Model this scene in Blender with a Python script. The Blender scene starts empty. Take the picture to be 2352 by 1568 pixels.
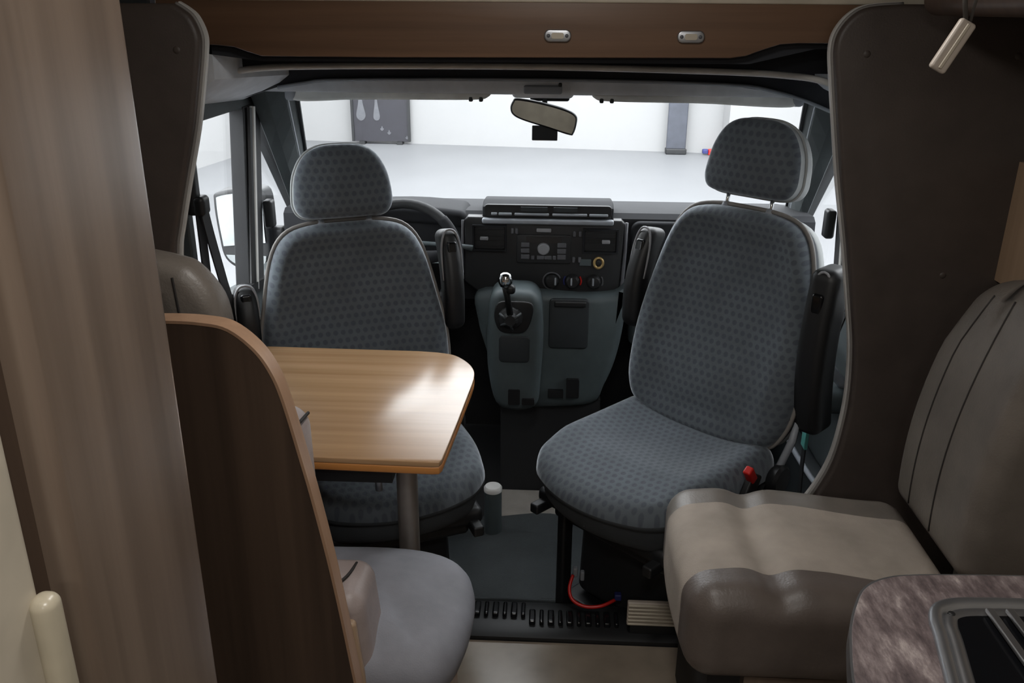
import bpy, bmesh, math, random
from mathutils import Vector, Matrix
random.seed(4)
SC = bpy.context.scene
COL = SC.collection
PI = math.pi
R = math.radians

# ------------------------------------------------------------------ camera
cam_d = bpy.data.cameras.new('camera')
cam_d.sensor_width = 36.0
cam_d.lens = 36.0 * 2000.0 / 2352.0
cam_d.clip_start = 0.02
cam_d.clip_end = 200
cam = bpy.data.objects.new('camera', cam_d)
COL.objects.link(cam)
_th, _ps, _ro = R(21.0), R(2.6), R(0.45)
_f = Vector((-math.sin(_ps) * math.cos(_th), math.cos(_ps) * math.cos(_th), -math.sin(_th)))
_r = _f.cross(Vector((0, 0, 1))).normalized()
_u = _r.cross(_f)
_r2 = _r * math.cos(_ro) + _u * math.sin(_ro)
_u2 = _r2.cross(_f)
cam.matrix_world = Matrix(((_r2.x, _u2.x, -_f.x, 0), (_r2.y, _u2.y, -_f.y, 0), (_r2.z, _u2.z, -_f.z, 1.62), (0, 0, 0, 1)))
SC.camera = cam

# ------------------------------------------------------------------ world, exposure
world = bpy.data.worlds.new('daylight')
SC.world = world
world.use_nodes = True
world.node_tree.nodes['Background'].inputs[0].default_value = (0.93, 0.97, 1.0, 1)
world.node_tree.nodes['Background'].inputs[1].default_value = 8.5
vs = SC.view_settings
vs.view_transform = 'Standard'
vs.look = 'None'
vs.gamma = 1.0
vs.exposure = 0.0
vs.use_curve_mapping = False
SC.cycles.max_bounces = 10
SC.cycles.transparent_max_bounces = 16
SC.cycles.sample_clamp_indirect = 4.0

# ------------------------------------------------------------------ materials
MATS = {}


def srgb(c):
    return tuple((x / 255 / 12.92) if x / 255 <= 0.04045 else ((x / 255 + 0.055) / 1.055) ** 2.4 for x in c) + (1,)


class NT:
    def __init__(self, name):
        m = bpy.data.materials.new(name)
        m.use_nodes = True
        self.m, self.t = m, m.node_tree
        self.b = self.t.nodes['Principled BSDF']

    def n(self, typ, **kw):
        nd = self.t.nodes.new(typ)
        for k, v in kw.items():
            setattr(nd, k, v)
        return nd

    def l(self, a, b):
        self.t.links.new(a, b)

    def coords(self, scale=(1, 1, 1), rot=(0, 0, 0)):
        tc = self.n('ShaderNodeTexCoord')
        mp = self.n('ShaderNodeMapping')
        mp.inputs['Scale'].default_value = scale
        mp.inputs['Rotation'].default_value = rot
        self.l(tc.outputs['Object'], mp.inputs[0])
        return mp.outputs[0]

    def noise(self, vec, scale, detail=4, rough=0.6):
        nz = self.n('ShaderNodeTexNoise')
        nz.inputs['Scale'].default_value = scale
        nz.inputs['Detail'].default_value = detail
        nz.inputs['Roughness'].default_value = rough
        self.l(vec, nz.inputs['Vector'])
        return nz.outputs['Fac']

    def ramp(self, fac, stops):
        r = self.n('ShaderNodeValToRGB')
        e = r.color_ramp.elements
        while len(e) < len(stops):
            e.new(0.5)
        for i, (p, c) in enumerate(stops):
            e[i].position = p
            e[i].color = c if len(c) == 4 else srgb(c)
        self.l(fac, r.inputs[0])
        return r.outputs[0]

    def bump(self, fac, strength=0.2, dist=0.002):
        b = self.n('ShaderNodeBump')
        b.inputs['Strength'].default_value = strength
        b.inputs['Distance'].default_value = dist
        self.l(fac, b.inputs['Height'])
        self.l(b.outputs[0], self.b.inputs['Normal'])

    def math(self, op, a, b=None):
        m = self.n('ShaderNodeMath', operation=op)
        for i, v in enumerate((a, b)):
            if v is None:
                continue
            if isinstance(v, (int, float)):
                m.inputs[i].default_value = v
            else:
                self.l(v, m.inputs[i])
        return m.outputs[0]


def plain(name, c, rough=0.5, metal=0.0, grain=0.0, gscale=60, spec=None, coat=0, var=0.12, vscale=9):
    nt = NT(name)
    nt.b.inputs['Roughness'].default_value = rough
    nt.b.inputs['Metallic'].default_value = metal
    if spec is not None:
        nt.b.inputs['Specular IOR Level'].default_value = spec
    nt.b.inputs['Coat Weight'].default_value = coat
    k = 1.0 - var
    vec = nt.coords()
    f = nt.noise(vec, vscale, 3)
    lo = tuple(x * k for x in c)
    nt.l(nt.ramp(f, [(0.3, lo), (0.7, c)]), nt.b.inputs['Base Color'])
    if grain:
        nt.bump(nt.noise(vec, gscale, 4), grain)
    MATS[name] = nt.m
    return nt.m


def wood(name, lo, hi, axis='z', scale=1.0, rough=0.4, contrast=(0.3, 0.72), coat=0.0):
    nt = NT(name)
    s = {'z': (26, 26, 0.8), 'x': (0.8, 26, 26), 'y': (26, 0.8, 26)}[axis]
    vec = nt.coords(tuple(x * scale for x in s))
    a = nt.noise(vec, 1.0, 6, 0.62)
    v2 = nt.coords(tuple(x * scale * 0.22 for x in s))
    b = nt.noise(v2, 1.0, 3, 0.5)
    f = nt.math('ADD', nt.math('MULTIPLY', a, 0.6), nt.math('MULTIPLY', b, 0.4))
    nt.l(nt.ramp(f, [(contrast[0], lo), (contrast[1], hi)]), nt.b.inputs['Base Color'])
    nt.b.inputs['Roughness'].default_value = rough
    nt.b.inputs['Coat Weight'].default_value = coat
    nt.b.inputs['Coat Roughness'].default_value = rough
    nt.bump(a, 0.06)
    MATS[name] = nt.m
    return nt.m


def fabric(name, base, dot, axes='xy', pitch=0.022, rad=0.32):
    """woven cloth with a staggered grid of small darker dots"""
    nt = NT(name)
    tc = nt.n('ShaderNodeTexCoord')
    sp = nt.n('ShaderNodeSeparateXYZ')
    nt.l(tc.outputs['Object'], sp.inputs[0])
    u = nt.math('DIVIDE', sp.outputs['XYZ'.index(axes[0].upper())], pitch)
    v = nt.math('DIVIDE', sp.outputs['XYZ'.index(axes[1].upper())], pitch)
    row = nt.math('FLOOR', v)
    par = nt.math('MULTIPLY', nt.math('PINGPONG', row, 1.0), 0.5)
    u = nt.math('ADD', u, par)
    fu = nt.math('SUBTRACT', nt.math('FRACT', u), 0.5)
    fv = nt.math('SUBTRACT', nt.math('FRACT', v), 0.5)
    d = nt.math('SQRT', nt.math('ADD', nt.math('MULTIPLY', fu, fu), nt.math('MULTIPLY', fv, fv)))
    dotm = nt.n('ShaderNodeMapRange')
    dotm.inputs['From Min'].default_value = rad - 0.06
    dotm.inputs['From Max'].default_value = rad + 0.06
    dotm.inputs['To Min'].default_value = 1
    dotm.inputs['To Max'].default_value = 0
    nt.l(d, dotm.inputs[0])
    vec = nt.coords()
    fine = nt.noise(vec, 420, 2)
    big = nt.noise(vec, 7, 3)
    basec = nt.ramp(big, [(0.3, tuple(x * 0.86 for x in base)), (0.7, base)])
    mx = nt.n('ShaderNodeMix', data_type='RGBA')
    nt.l(nt.math('MULTIPLY', dotm.outputs[0], 0.6), mx.inputs[0])
    nt.l(basec, mx.inputs[6])
    mx.inputs[7].default_value = srgb(dot)
    nt.l(mx.outputs[2], nt.b.inputs['Base Color'])
    nt.b.inputs['Roughness'].default_value = 0.85
    nt.b.inputs['Sheen Weight'].default_value = 0.9
    nt.b.inputs['Sheen Roughness'].default_value = 0.35
    nt.b.inputs['Sheen Tint'].default_value = (0.85, 0.92, 1.0, 1)
    rib = nt.math('MULTIPLY', nt.math('ABSOLUTE', fu), 2.5)
    nt.bump(nt.math('ADD', fine, rib), 0.22)
    MATS[name] = nt.m


def stone(name):
    nt = NT(name)
    vec = nt.coords((11, 5, 11), (0, 0, R(32)))
    a = nt.noise(vec, 3.2, 8, 0.68)
    b = nt.noise(nt.coords((24, 5, 24), (0, 0, R(36))), 4.0, 6, 0.7)
    f = nt.math('ADD', nt.math('MULTIPLY', a, 0.6), nt.math('MULTIPLY', b, 0.4))
    c = nt.ramp(f, [(0.38, (74, 65, 66)), (0.49, (106, 94, 94)), (0.57, (134, 122, 121)), (0.68, (186, 174, 170))])
    nt.l(c, nt.b.inputs['Base Color'])
    nt.b.inputs['Roughness'].default_value = 0.42
    nt.bump(a, 0.08)
    MATS[name] = nt.m


def glass(name, tint=(1, 1, 1), gloss=0.05):
    nt = NT(name)
    tr = nt.n('ShaderNodeBsdfTransparent')
    tr.inputs[0].default_value = tint + (1,)
    gl = nt.n('ShaderNodeBsdfGlossy')
    gl.inputs['Roughness'].default_value = 0.02
    lw = nt.n('ShaderNodeLayerWeight')
    lw.inputs[0].default_value = 0.5
    fz = nt.math('ADD', nt.math('MULTIPLY', nt.math('POWER', lw.outputs['Facing'], 5.0), 0.5), 0.03)
    mx = nt.n('ShaderNodeMixShader')
    nt.l(fz, mx.inputs[0])
    nt.l(tr.outputs[0], mx.inputs[1])
    nt.l(gl.outputs[0], mx.inputs[2])
    nt.l(mx.outputs[0], nt.t.nodes['Material Output'].inputs[0])
    MATS[name] = nt.m


def emit(name, c, s):
    nt = NT(name)
    nt.b.inputs['Base Color'].default_value = srgb(c)
    nt.b.inputs['Emission Color'].default_value = srgb(c)
    nt.b.inputs['Emission Strength'].default_value = s
    MATS[name] = nt.m


wood('walnut', (88, 74, 63), (138, 120, 105), 'z', 1.0, 0.3, coat=1.0)
wood('walnut_dark', (60, 48, 40), (96, 78, 65), 'z', 1.2, 0.45)
wood('walnut_band', (84, 62, 46), (124, 94, 72), 'x', 1.0, 0.45)
wood('walnut_edge', (150, 118, 94), (186, 150, 122), 'z', 1.0, 0.35)
wood('oak', (138, 102, 67), (198, 161, 122), 'x', 0.9, 0.26, (0.25, 0.75), coat=0.2)
wood('oak_edge', (170, 108, 52), (206, 142, 78), 'x', 1.0, 0.35)
wood('maple', (150, 124, 100), (178, 152, 126), 'z', 1.0, 0.4)
plain('cream', (196, 186, 168), 0.45)
plain('cream_gloss', (190, 180, 158), 0.3)
plain('brown_vinyl', (76, 67, 62), 0.5, 0, 0.3, 260)
plain('piping', (128, 124, 120), 0.55)
plain('leather', (116, 108, 100), 0.42, 0, 0.3, 190)
plain('leather_front', (104, 94, 88), 0.4, 0, 0.3, 190)
plain('leather_mauve', (168, 154, 150), 0.42, 0, 0.25, 160)
plain('suede', (168, 156, 144), 0.8, 0, 0.35, 320)
plain('suede_grey', (144, 145, 153), 0.72, 0, 0.35, 300)
plain('seam', (44, 40, 38), 0.7)
plain('black', (26, 27, 29), 0.5)
plain('black_soft', (34, 35, 37), 0.7, 0, 0.2, 300)
plain('black_gloss', (18, 19, 22), 0.18)
plain('dash', (36, 37, 40), 0.8, 0, 0.2, 500, spec=0.2)
plain('dash_panel', (34, 35, 37), 0.5)
plain('console', (78, 88, 91), 0.55, 0, 0.15, 500)
plain('console_dark', (44, 49, 52), 0.6)
plain('grey_trim', (150, 155, 162), 0.5)
plain('pillar', (64, 70, 72), 0.65, 0, 0.2, 400)
plain('pillar_dark', (46, 51, 54), 0.6)
plain('headliner', (222, 226, 232), 0.8, 0, 0.3, 500)
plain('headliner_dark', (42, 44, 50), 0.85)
plain('visor', (214, 215, 212), 0.75)
plain('rail', (214, 212, 208), 0.45)
plain('seat_shell', (170, 174, 174), 0.6)
plain('chrome', (225, 228, 230), 0.12, 1.0)
plain('steel', (180, 182, 186), 0.36, 0.9)
plain('steel_brushed', (160, 160, 162), 0.4, 0.9)
plain('leg_metal', (176, 168, 160), 0.5, 0.8)
plain('button_grey', (150, 151, 155), 0.5)
plain('button_dim', (92, 93, 98), 0.5)
plain('brass', (206, 176, 120), 0.3, 0.6)
plain('red', (196, 30, 24), 0.4)
plain('blue', (44, 50, 110), 0.5)
plain('teal', (96, 170, 160), 0.5)
plain('white', (238, 238, 236), 0.4)
plain('tag', (188, 176, 164), 0.4)
plain('cord', (70, 66, 62), 0.5)
plain('carpet', (58, 63, 65), 0.95, 0, 0.7, 220)
plain('carpet_light', (146, 140, 134), 0.9, 0, 0.5, 200)
plain('vinyl_floor', (142, 130, 116), 0.3, 0, 0.05, 50)
plain('ceiling_white', (226, 222, 214), 0.6)
plain('wall_cream', (206, 198, 186), 0.6)
plain('hall_wall', (150, 150, 150), 0.8, var=0.03, vscale=0.4)
plain('hall_floor', (112, 113, 115), 0.5, var=0.06, vscale=0.5)
plain('banner_black', (40, 39, 46), 0.5)
plain('banner_grey', (72, 75, 84), 0.6)
plain('belt', (30, 31, 34), 0.7)
fabric('cloth_back', (94, 102, 109), (62, 66, 76), 'xz')
fabric('cloth_seat', (94, 102, 109), (62, 66, 76), 'xy')
plain('cloth_side_shaded', (66, 70, 74), 0.9, 0, 0.4, 300)  # plain seat cloth with the shade of the sides put into its colour
stone('stone')
glass('glass')
plain('mirror', (218, 224, 224), 0.03, 1.0)
emit('fill_lamp_glow', (255, 246, 232), 6.0)


# ------------------------------------------------------------------ builders
WM = {}


def tag(o, label=None, cat=None, group=None, kind=None):
    if label: o['label'] = label
    if cat: o['category'] = cat
    if group: o['group'] = group
    if kind: o['kind'] = kind
    return o


def thing(name, label, cat, loc=(0, 0, 0), rotz=0.0, group=None, kind=None):
    o = bpy.data.objects.new(name, None)
    o.empty_display_size = 0.05
    COL.objects.link(o)
    o.location = loc
    o.rotation_euler = (0, 0, rotz)
    WM[o.name] = Matrix.Translation(loc) @ Matrix.Rotation(rotz, 4, 'Z')
    return tag(o, label, cat, group, kind)


def mesh(name, geo, mat, parent=None, smooth=False, local=False, label=None, angle=None):
    """one mesh object; geo = (verts, faces) in world space, or in the parent's space when local"""
    vs_, fs_ = geo
    inv = None
    if parent is not None and not local:
        inv = WM[parent.name].inverted()
    me = bpy.data.meshes.new(name)
    pts = [(inv @ Vector(v)) if inv is not None else Vector(v) for v in vs_]
    me.from_pydata([tuple(p) for p in pts], [], [tuple(f) for f in fs_])
    me.validate()
    bm = bmesh.new()
    bm.from_mesh(me)
    bmesh.ops.remove_doubles(bm, verts=bm.verts, dist=1e-6)
    bmesh.ops.recalc_face_normals(bm, faces=bm.faces)
    bm.to_mesh(me)
    bm.free()
    me.materials.append(MATS[mat])
    if smooth:
        me.polygons.foreach_set('use_smooth', [True] * len(me.polygons))
        if angle:
            me.set_sharp_from_angle(angle=R(angle))
    o = bpy.data.objects.new(name, me)
    COL.objects.link(o)
    if parent is not None:
        o.parent = parent
        WM[o.name] = WM[parent.name]
    else:
        WM[o.name] = Matrix.Identity(4)
    if label: o['label'] = label
    return o


def join(*geos):
    V, F = [], []
    for v, f in geos:
        k = len(V)
        V += list(v)
        F += [tuple(i + k for i in q) for q in f]
    return V, F


def xf(geo, m):
    return [tuple(m @ Vector(v)) for v in geo[0]], geo[1]


def box(x0, x1, y0, y1, z0, z1):
    V = [(x, y, z) for x in (x0, x1) for y in (y0, y1) for z in (z0, z1)]
    return V, [(0, 1, 3, 2), (4, 6, 7, 5), (0, 4, 5, 1), (2, 3, 7, 6), (0, 2, 6, 4), (1, 5, 7, 3)]


def soft(cx, cy, cz, sx, sy, sz, r=0.01, n=(6, 6, 4), fn=None, k=4, rot=None):
    """rounded box with a grid on every side; fn(x,y,z) reshapes it in its own centred space"""
    h = (sx / 2, sy / 2, sz / 2)
    r = min(r, *[q * 0.999 for q in h])
    ax = []
    for i in range(3):
        inner = h[i] - r
        c = [inner + r * math.tan(j * PI / 4 / k) for j in range(k + 1)]
        mid = [-inner + 2 * inner * j / n[i] for j in range(1, n[i])]
        ax.append([-q for q in reversed(c)] + mid + c)
    idx, V, F = {}, [], []

    def vid(p):
        key = tuple(round(q, 6) for q in p)
        if key not in idx:
            inn = [max(-h[i] + r, min(h[i] - r, p[i])) for i in range(3)]
            d = Vector([p[i] - inn[i] for i in range(3)])
            q = Vector(inn) + d.normalized() * r
            if fn:
                q = Vector(fn(*q))
            if rot is not None:
                q = rot @ q
            idx[key] = len(V)
            V.append((q.x + cx, q.y + cy, q.z + cz))
        return idx[key]

    for a, b, c in ((0, 1, 2), (1, 2, 0), (2, 0, 1)):
        for s in (-1, 1):
            A, B = ax[a], ax[b]
            for i in range(len(A) - 1):
                for j in range(len(B) - 1):
                    q = []
                    for ii, jj in ((i, j), (i + 1, j), (i + 1, j + 1), (i, j + 1)):
                        p = [0, 0, 0]
                        p[a], p[b], p[c] = A[ii], B[jj], s * h[c]
                        q.append(vid(p))
                    if s < 0:
                        q.reverse()
                    F.append(tuple(q))
    return V, F


def part_of(geo, test):
    """the faces of geo whose centre passes test, as a geo of their own"""
    V, F = geo
    keep = [f for f in F if test(*[sum(V[i][k] for i in f) / len(f) for k in range(3)])]
    used = sorted({i for f in keep for i in f})
    mp = {i: j for j, i in enumerate(used)}
    return [V[i] for i in used], [tuple(mp[i] for i in f) for f in keep]


def spline(pts, n=6, closed=True):
    out = []
    N = len(pts)
    rng = range(N) if closed else range(N - 1)
    D = len(pts[0])
    for i in rng:
        if closed:
            p0, p1, p2, p3 = pts[i - 1], pts[i], pts[(i + 1) % N], pts[(i + 2) % N]
        else:
            p0, p1, p2, p3 = pts[max(i - 1, 0)], pts[i], pts[i + 1], pts[min(i + 2, N - 1)]
        for j in range(n):
            t = j / n
            out.append(tuple(0.5 * (2 * p1[k] + (p2[k] - p0[k]) * t + (2 * p0[k] - 5 * p1[k] + 4 * p2[k] - p3[k]) * t * t
                                    + (-p0[k] + 3 * p1[k] - 3 * p2[k] + p3[k]) * t ** 3) for k in range(D)))
    if not closed:
        out.append(tuple(pts[-1]))
    return out


def rrect(x0, x1, y0, y1, r, n=5):
    out = []
    for cx, cy, a in ((x1 - r, y1 - r, 0), (x0 + r, y1 - r, 90), (x0 + r, y0 + r, 180), (x1 - r, y0 + r, 270)):
        for j in range(n + 1):
            t = R(a + 90 * j / n)
            out.append((cx + r * math.cos(t), cy + r * math.sin(t)))
    return out


def ccw(P):
    a = sum(P[i][0] * P[(i + 1) % len(P)][1] - P[(i + 1) % len(P)][0] * P[i][1] for i in range(len(P)))
    return P if a > 0 else P[::-1]


def inset(P, d):
    out = []
    N = len(P)
    for i in range(N):
        a, b, c = Vector(P[i - 1]), Vector(P[i]), Vector(P[(i + 1) % N])
        n1 = Vector((-(b - a).y, (b - a).x))
        n2 = Vector((-(c - b).y, (c - b).x))
        n1 = n1.normalized() if n1.length > 1e-9 else n1
        n2 = n2.normalized() if n2.length > 1e-9 else n2
        n = n1 + n2
        n = n.normalized() if n.length > 1e-6 else n1
        s = max(0.5, n.dot(n1))
        out.append(tuple(b + n * d / s))
    return out


def prism(P, w0, w1, mp, r=0.0, seg=3):
    """outline P extruded from w0 to w1 with rounded rims; mp maps (u, v, w) to space"""
    P = ccw(P)
    N = len(P)
    rings = []
    sg = 1 if w1 > w0 else -1
    if r > 0:
        for j in range(seg + 1):
            a = PI / 2 * j / seg
            rings.append((inset(P, r * (1 - math.sin(a))), w0 + sg * r * (1 - math.cos(a))))
        for j in range(seg + 1):
            a = PI / 2 * (1 - j / seg)
            rings.append((inset(P, r * (1 - math.sin(a))), w1 - sg * r * (1 - math.cos(a))))
    else:
        rings = [(P, w0), (P, w1)]
    V, F = [], []
    for Q, w in rings:
        V += [mp(u, v, w) for u, v in Q]
    for k in range(len(rings) - 1):
        for i in range(N):
            j = (i + 1) % N
            F.append((k * N + i, k * N + j, (k + 1) * N + j, (k + 1) * N + i))
    F.append(tuple(range(N - 1, -1, -1)))
    F.append(tuple((len(rings) - 1) * N + i for i in range(N)))
    return V, F


def pillow(P, t, r, mp, front=None, back=None, caps=7, seg=4):
    """padded shape: outline P, thickness t, rim radius r, front/back(u,v,s) swell the faces (s=1 rim, 0 centre)"""
    P = ccw(P)
    N = len(P)
    cx = sum(p[0] for p in P) / N
    cy = sum(p[1] for p in P) / N
    rings = []
    ri = inset(P, r)
    for side in (-1, 1):
        fn = back if side < 0 else front
        cap = []
        for k in range(1, caps + 1):
            s = k / caps
            Q = [(cx + (u - cx) * s, cy + (v - cy) * s) for u, v in ri]
            cap.append([(u, v, side * (t / 2 + (fn(u, v, s) if fn else 0))) for u, v in Q])
        rim = []
        for j in range(1, seg + 1):
            a = PI / 2 * j / seg
            Q = inset(P, r * (1 - math.sin(a)))
            base = [(fn(u, v, 1.0) if fn else 0) * (1 - j / seg) for u, v in ri]
            rim.append([(q[0], q[1], side * (t / 2 - r * (1 - math.cos(a)) + b)) for q, b in zip(Q, base)])
        seq = cap + rim
        if side > 0:
            seq = seq[::-1]
        rings += seq
    V, F = [], []
    c0 = back(cx, cy, 0) if back else 0
    c1 = front(cx, cy, 0) if front else 0
    V.append(mp(cx, cy, -(t / 2 + c0)))
    for Q in rings:
        V += [mp(*q) for q in Q]
    V.append(mp(cx, cy, t / 2 + c1))
    M = len(rings)
    for i in range(N):
        F.append((0, 1 + (i + 1) % N, 1 + i))
        F.append((len(V) - 1, 1 + (M - 1) * N + i, 1 + (M - 1) * N + (i + 1) % N))
    for k in range(M - 1):
        for i in range(N):
            j = (i + 1) % N
            F.append((1 + k * N + i, 1 + k * N + j, 1 + (k + 1) * N + j, 1 + (k + 1) * N + i))
    return V, F


def tube(path, r, n=10, closed=False, flat=1.0, up=None):
    pts = [Vector(p) for p in path]
    N = len(pts)
    V, F = [], []
    prev = None
    for i, p in enumerate(pts):
        if closed:
            d = pts[(i + 1) % N] - pts[i - 1]
        else:
            d = pts[min(i + 1, N - 1)] - pts[max(i - 1, 0)]
        d.normalize()
        if up is not None:
            a = Vector(up)
        elif prev is None:
            a = Vector((0, 0, 1)) if abs(d.z) < 0.9 else Vector((1, 0, 0))
        else:
            a = prev
        a = (a - d * a.dot(d)).normalized()
        prev = a
        b = d.cross(a)
        rr = r[i] if isinstance(r, (list, tuple)) else r
        for j in range(n):
            t = 2 * PI * j / n
            V.append(tuple(p + a * math.cos(t) * rr * flat + b * math.sin(t) * rr))
    for i in range(N if closed else N - 1):
        k = (i + 1) % N
        for j in range(n):
            m = (j + 1) % n
            F.append((i * n + j, i * n + m, k * n + m, k * n + j))
    if not closed:
        F.append(tuple(range(n - 1, -1, -1)))
        F.append(tuple((N - 1) * n + j for j in range(n)))
    return V, F


def strip(path, w, t, up):
    """flat ribbon of width w and thickness t along path; up = direction of the width"""
    pts = [Vector(p) for p in path]
    V, F = [], []
    N = len(pts)
    for i, p in enumerate(pts):
        d = (pts[min(i + 1, N - 1)] - pts[max(i - 1, 0)]).normalized()
        a = Vector(up)
        a = (a - d * a.dot(d)).normalized()
        b = d.cross(a)
        for s, q in ((-1, -1), (1, -1), (1, 1), (-1, 1)):
            V.append(tuple(p + a * s * w / 2 + b * q * t / 2))
    for i in range(N - 1):
        for j in range(4):
            m = (j + 1) % 4
            F.append((i * 4 + j, i * 4 + m, i * 4 + 4 + m, i * 4 + 4 + j))
    F.append((3, 2, 1, 0))
    F.append(tuple((N - 1) * 4 + j for j in range(4)))
    return V, F


def cyl(c, r0, r1, h, axis='z', n=24, bevel=0.0):
    prof = [(r0 - bevel, 0), (r0, bevel), (r1, h - bevel), (r1 - bevel, h)] if bevel else [(r0, 0), (r1, h)]
    return lathe(c, prof, axis, n)


def lathe(c, prof, axis='z', n=24):
    V, F = [], []
    for r, h in prof:
        for j in range(n):
            t = 2 * PI * j / n
            a, b = r * math.cos(t), r * math.sin(t)
            p = {'z': (a, b, h), 'y': (a, -h, b), 'x': (h, a, b)}[axis]
            V.append((c[0] + p[0], c[1] + p[1], c[2] + p[2]))
    M = len(prof)
    for k in range(M - 1):
        for j in range(n):
            m = (j + 1) % n
            F.append((k * n + j, k * n + m, (k + 1) * n + m, (k + 1) * n + j))
    F.append(tuple(range(n - 1, -1, -1)))
    F.append(tuple((M - 1) * n + j for j in range(n)))
    return V, F


def XZ(y, s=1):        # outline in x,z ; w runs along s*y
    return lambda u, v, w: (u, y + s * w, v)


def YZ(x, s=1):        # outline in y,z ; w runs along s*x
    return lambda u, v, w: (x + s * w, u, v)


def XY(z, s=1):
    return lambda u, v, w: (u, v, z + s * w)


def struct(name, geo, mat, label, cat, smooth=False, angle=None):
    o = mesh(name, geo, mat, None, smooth, angle=angle)
    return tag(o, label, cat, None, 'structure')


# =================================================================== SHOWROOM OUTSIDE
GZ = -0.78
struct('floor_showroom', box(-16, 16, -8, 22, GZ - 0.1, GZ), 'hall_floor', 'pale grey showroom floor seen through the windscreen', 'floor')
d = Vector((7.68, -0.88, 0)).normalized()
c0 = Vector((-4.75, 16.68, 0))
a0, a1 = c0 - d * 9, c0 + d * 20
nn = Vector((0.1139, 0.9935, 0)) * 0.2


def vwall(p, q, off, z0, z1):
    P = [(p.x, p.y), (q.x, q.y), (q.x + off.x, q.y + off.y), (p.x + off.x, p.y + off.y)]
    return prism(P, z0, z1, lambda u, v, w: (u, v, w))


struct('wall_front', vwall(a0, a1, nn, GZ, 5.0), 'hall_wall', 'white showroom wall beyond the windscreen', 'wall')
struct('wall_showroom_left', vwall(Vector((-7.4, 0.5, 0)), Vector((-5.1, 16.7, 0)), Vector((-0.2, 0.02, 0)), GZ, 4.2), 'hall_wall',
       'white showroom wall seen through the driver side window', 'wall')
struct('wall_showroom_right', box(7.5, 7.7, -2, 16, GZ, 4.2), 'hall_wall', 'white showroom wall on the passenger side', 'wall')
struct('wall_pier', box(2.95, 4.6, 15.2, 15.75, GZ, 5.0), 'hall_wall', 'white wall pier behind the passenger headrest', 'wall')

t = thing('banner_board', 'black display board with water drop print against the showroom wall', 'banner', (-3.2, 16.35, GZ))
mesh('board', prism(rrect(-3.74, -2.66, -0.73, 1.3, 0.01), 0, 0.05, XZ(16.33)), 'banner_black', t)
mesh('frame_strip', box(-3.745, -3.70, 16.30, 16.37, -0.73, 1.3), 'black', t)
mesh('frame_strip', box(-2.70, -2.655, 16.30, 16.37, -0.73, 1.3), 'black', t)
mesh('foot', box(-3.6, -3.5, 16.25, 16.45, GZ, -0.72), 'black', t)
mesh('foot', box(-2.9, -2.8, 16.25, 16.45, GZ, -0.72), 'black', t)
for x, z0, z1, r in ((-3.56, -0.34, 0.25, 0.085), (-3.27, -0.34, 0.2, 0.06), (-3.18, -0.53, -0.45, 0.035), (-3.05, -0.60, -0.52, 0.035), (-2.72, -0.68, -0.62, 0.03)):
    P = spline([(x, z0 - r * 0.2), (x + r, z0 + r * 0.8), (x + r * 0.5, (z0 + z1) / 2), (x, z1), (x - r * 0.5, (z0 + z1) / 2), (x - r, z0 + r * 0.8)], 5)
    mesh('droplet', prism(P, 0, 0.012, XZ(16.318)), 'button_dim', t)
t = thing('roll_up_banner', 'tall grey blue mottled banner standing against the white wall', 'banner', (2.15, 15.68, GZ))
mesh('sheet', soft(2.15, 15.68, 0.42, 0.34, 0.06, 2.24, 0.02), 'banner_grey', t, True, angle=40)
mesh('base', soft(2.15, 15.68, GZ + 0.05, 0.36, 0.2, 0.1, 0.02), 'black', t, True, angle=40)
t = thing('floor_sign', 'small red and blue item lying at the foot of the wall', 'box', (2.74, 15.62, GZ))
mesh('body', soft(2.80, 15.62, GZ + 0.05, 0.18, 0.12, 0.1, 0.02), 'red', t, True)
mesh('cap', soft(2.66, 15.62, GZ + 0.06, 0.1, 0.1, 0.08, 0.02), 'blue', t, True)

# =================================================================== LIVING AREA SHELL
struct('floor', box(-1.12, 1.12, -1.6, 1.93, -0.06, 0.0), 'vinyl_floor', 'beige vinyl floor of the living area', 'floor')
struct('ceiling', box(-1.14, 1.14, -1.62, 2.2, 2.0, 2.06), 'ceiling_white', 'pale ceiling of the living area', 'ceiling')
struct('wall_left', box(-1.16, -1.12, -1.6, 2.1, -0.8, 2.0), 'wall_cream', 'cream inner side wall behind the dinette', 'wall')
struct('wall_right', box(1.12, 1.16, -1.6, 2.1, -0.8, 2.0), 'wall_cream', 'cream inner side wall behind the side bench', 'wall')
struct('wall_rear', box(-1.16, 1.16, -1.64, -1.6, -0.8, 2.0), 'wall_cream', 'cream wall at the rear of the living area', 'wall')

# added lamps out of view, put in to brighten the living area
for i, (lx, ly, lab) in enumerate(((0.0, 1.25, 'added round fill lamp on the ceiling above the dining table'), (0.0, 0.15, 'added round fill lamp on the ceiling above the kitchen aisle'),
                                   (0.0, -0.9, 'added round fill lamp on the ceiling at the rear of the room'))):
    t = thing('fill_lamp', lab, 'lamp', (lx, ly, 1.99), group='added fill lamps')
    mesh('rim', lathe((lx, ly, 1.975), [(0.14, 0), (0.16, 0.005), (0.165, 0.025)], 'z', 32), 'steel', t, True, angle=40)
    mesh('diffuser', lathe((lx, ly, 1.968), [(0.06, 0.0), (0.12, 0.004), (0.138, 0.012)], 'z', 32), 'fill_lamp_glow', t, True)
    ld = bpy.data.lights.new('fill_lamp_light', 'AREA')
    ld.shape = 'DISK'
    ld.size = 0.27
    ld.energy = (4.4, 5.4, 4.6)[i]
    ld.color = (1.0, 0.98, 0.95)
    lo = bpy.data.objects.new('fill_lamp_light', ld)
    COL.objects.link(lo)
    lo.parent = t
    lo.location = (0, 0, -0.03)

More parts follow.
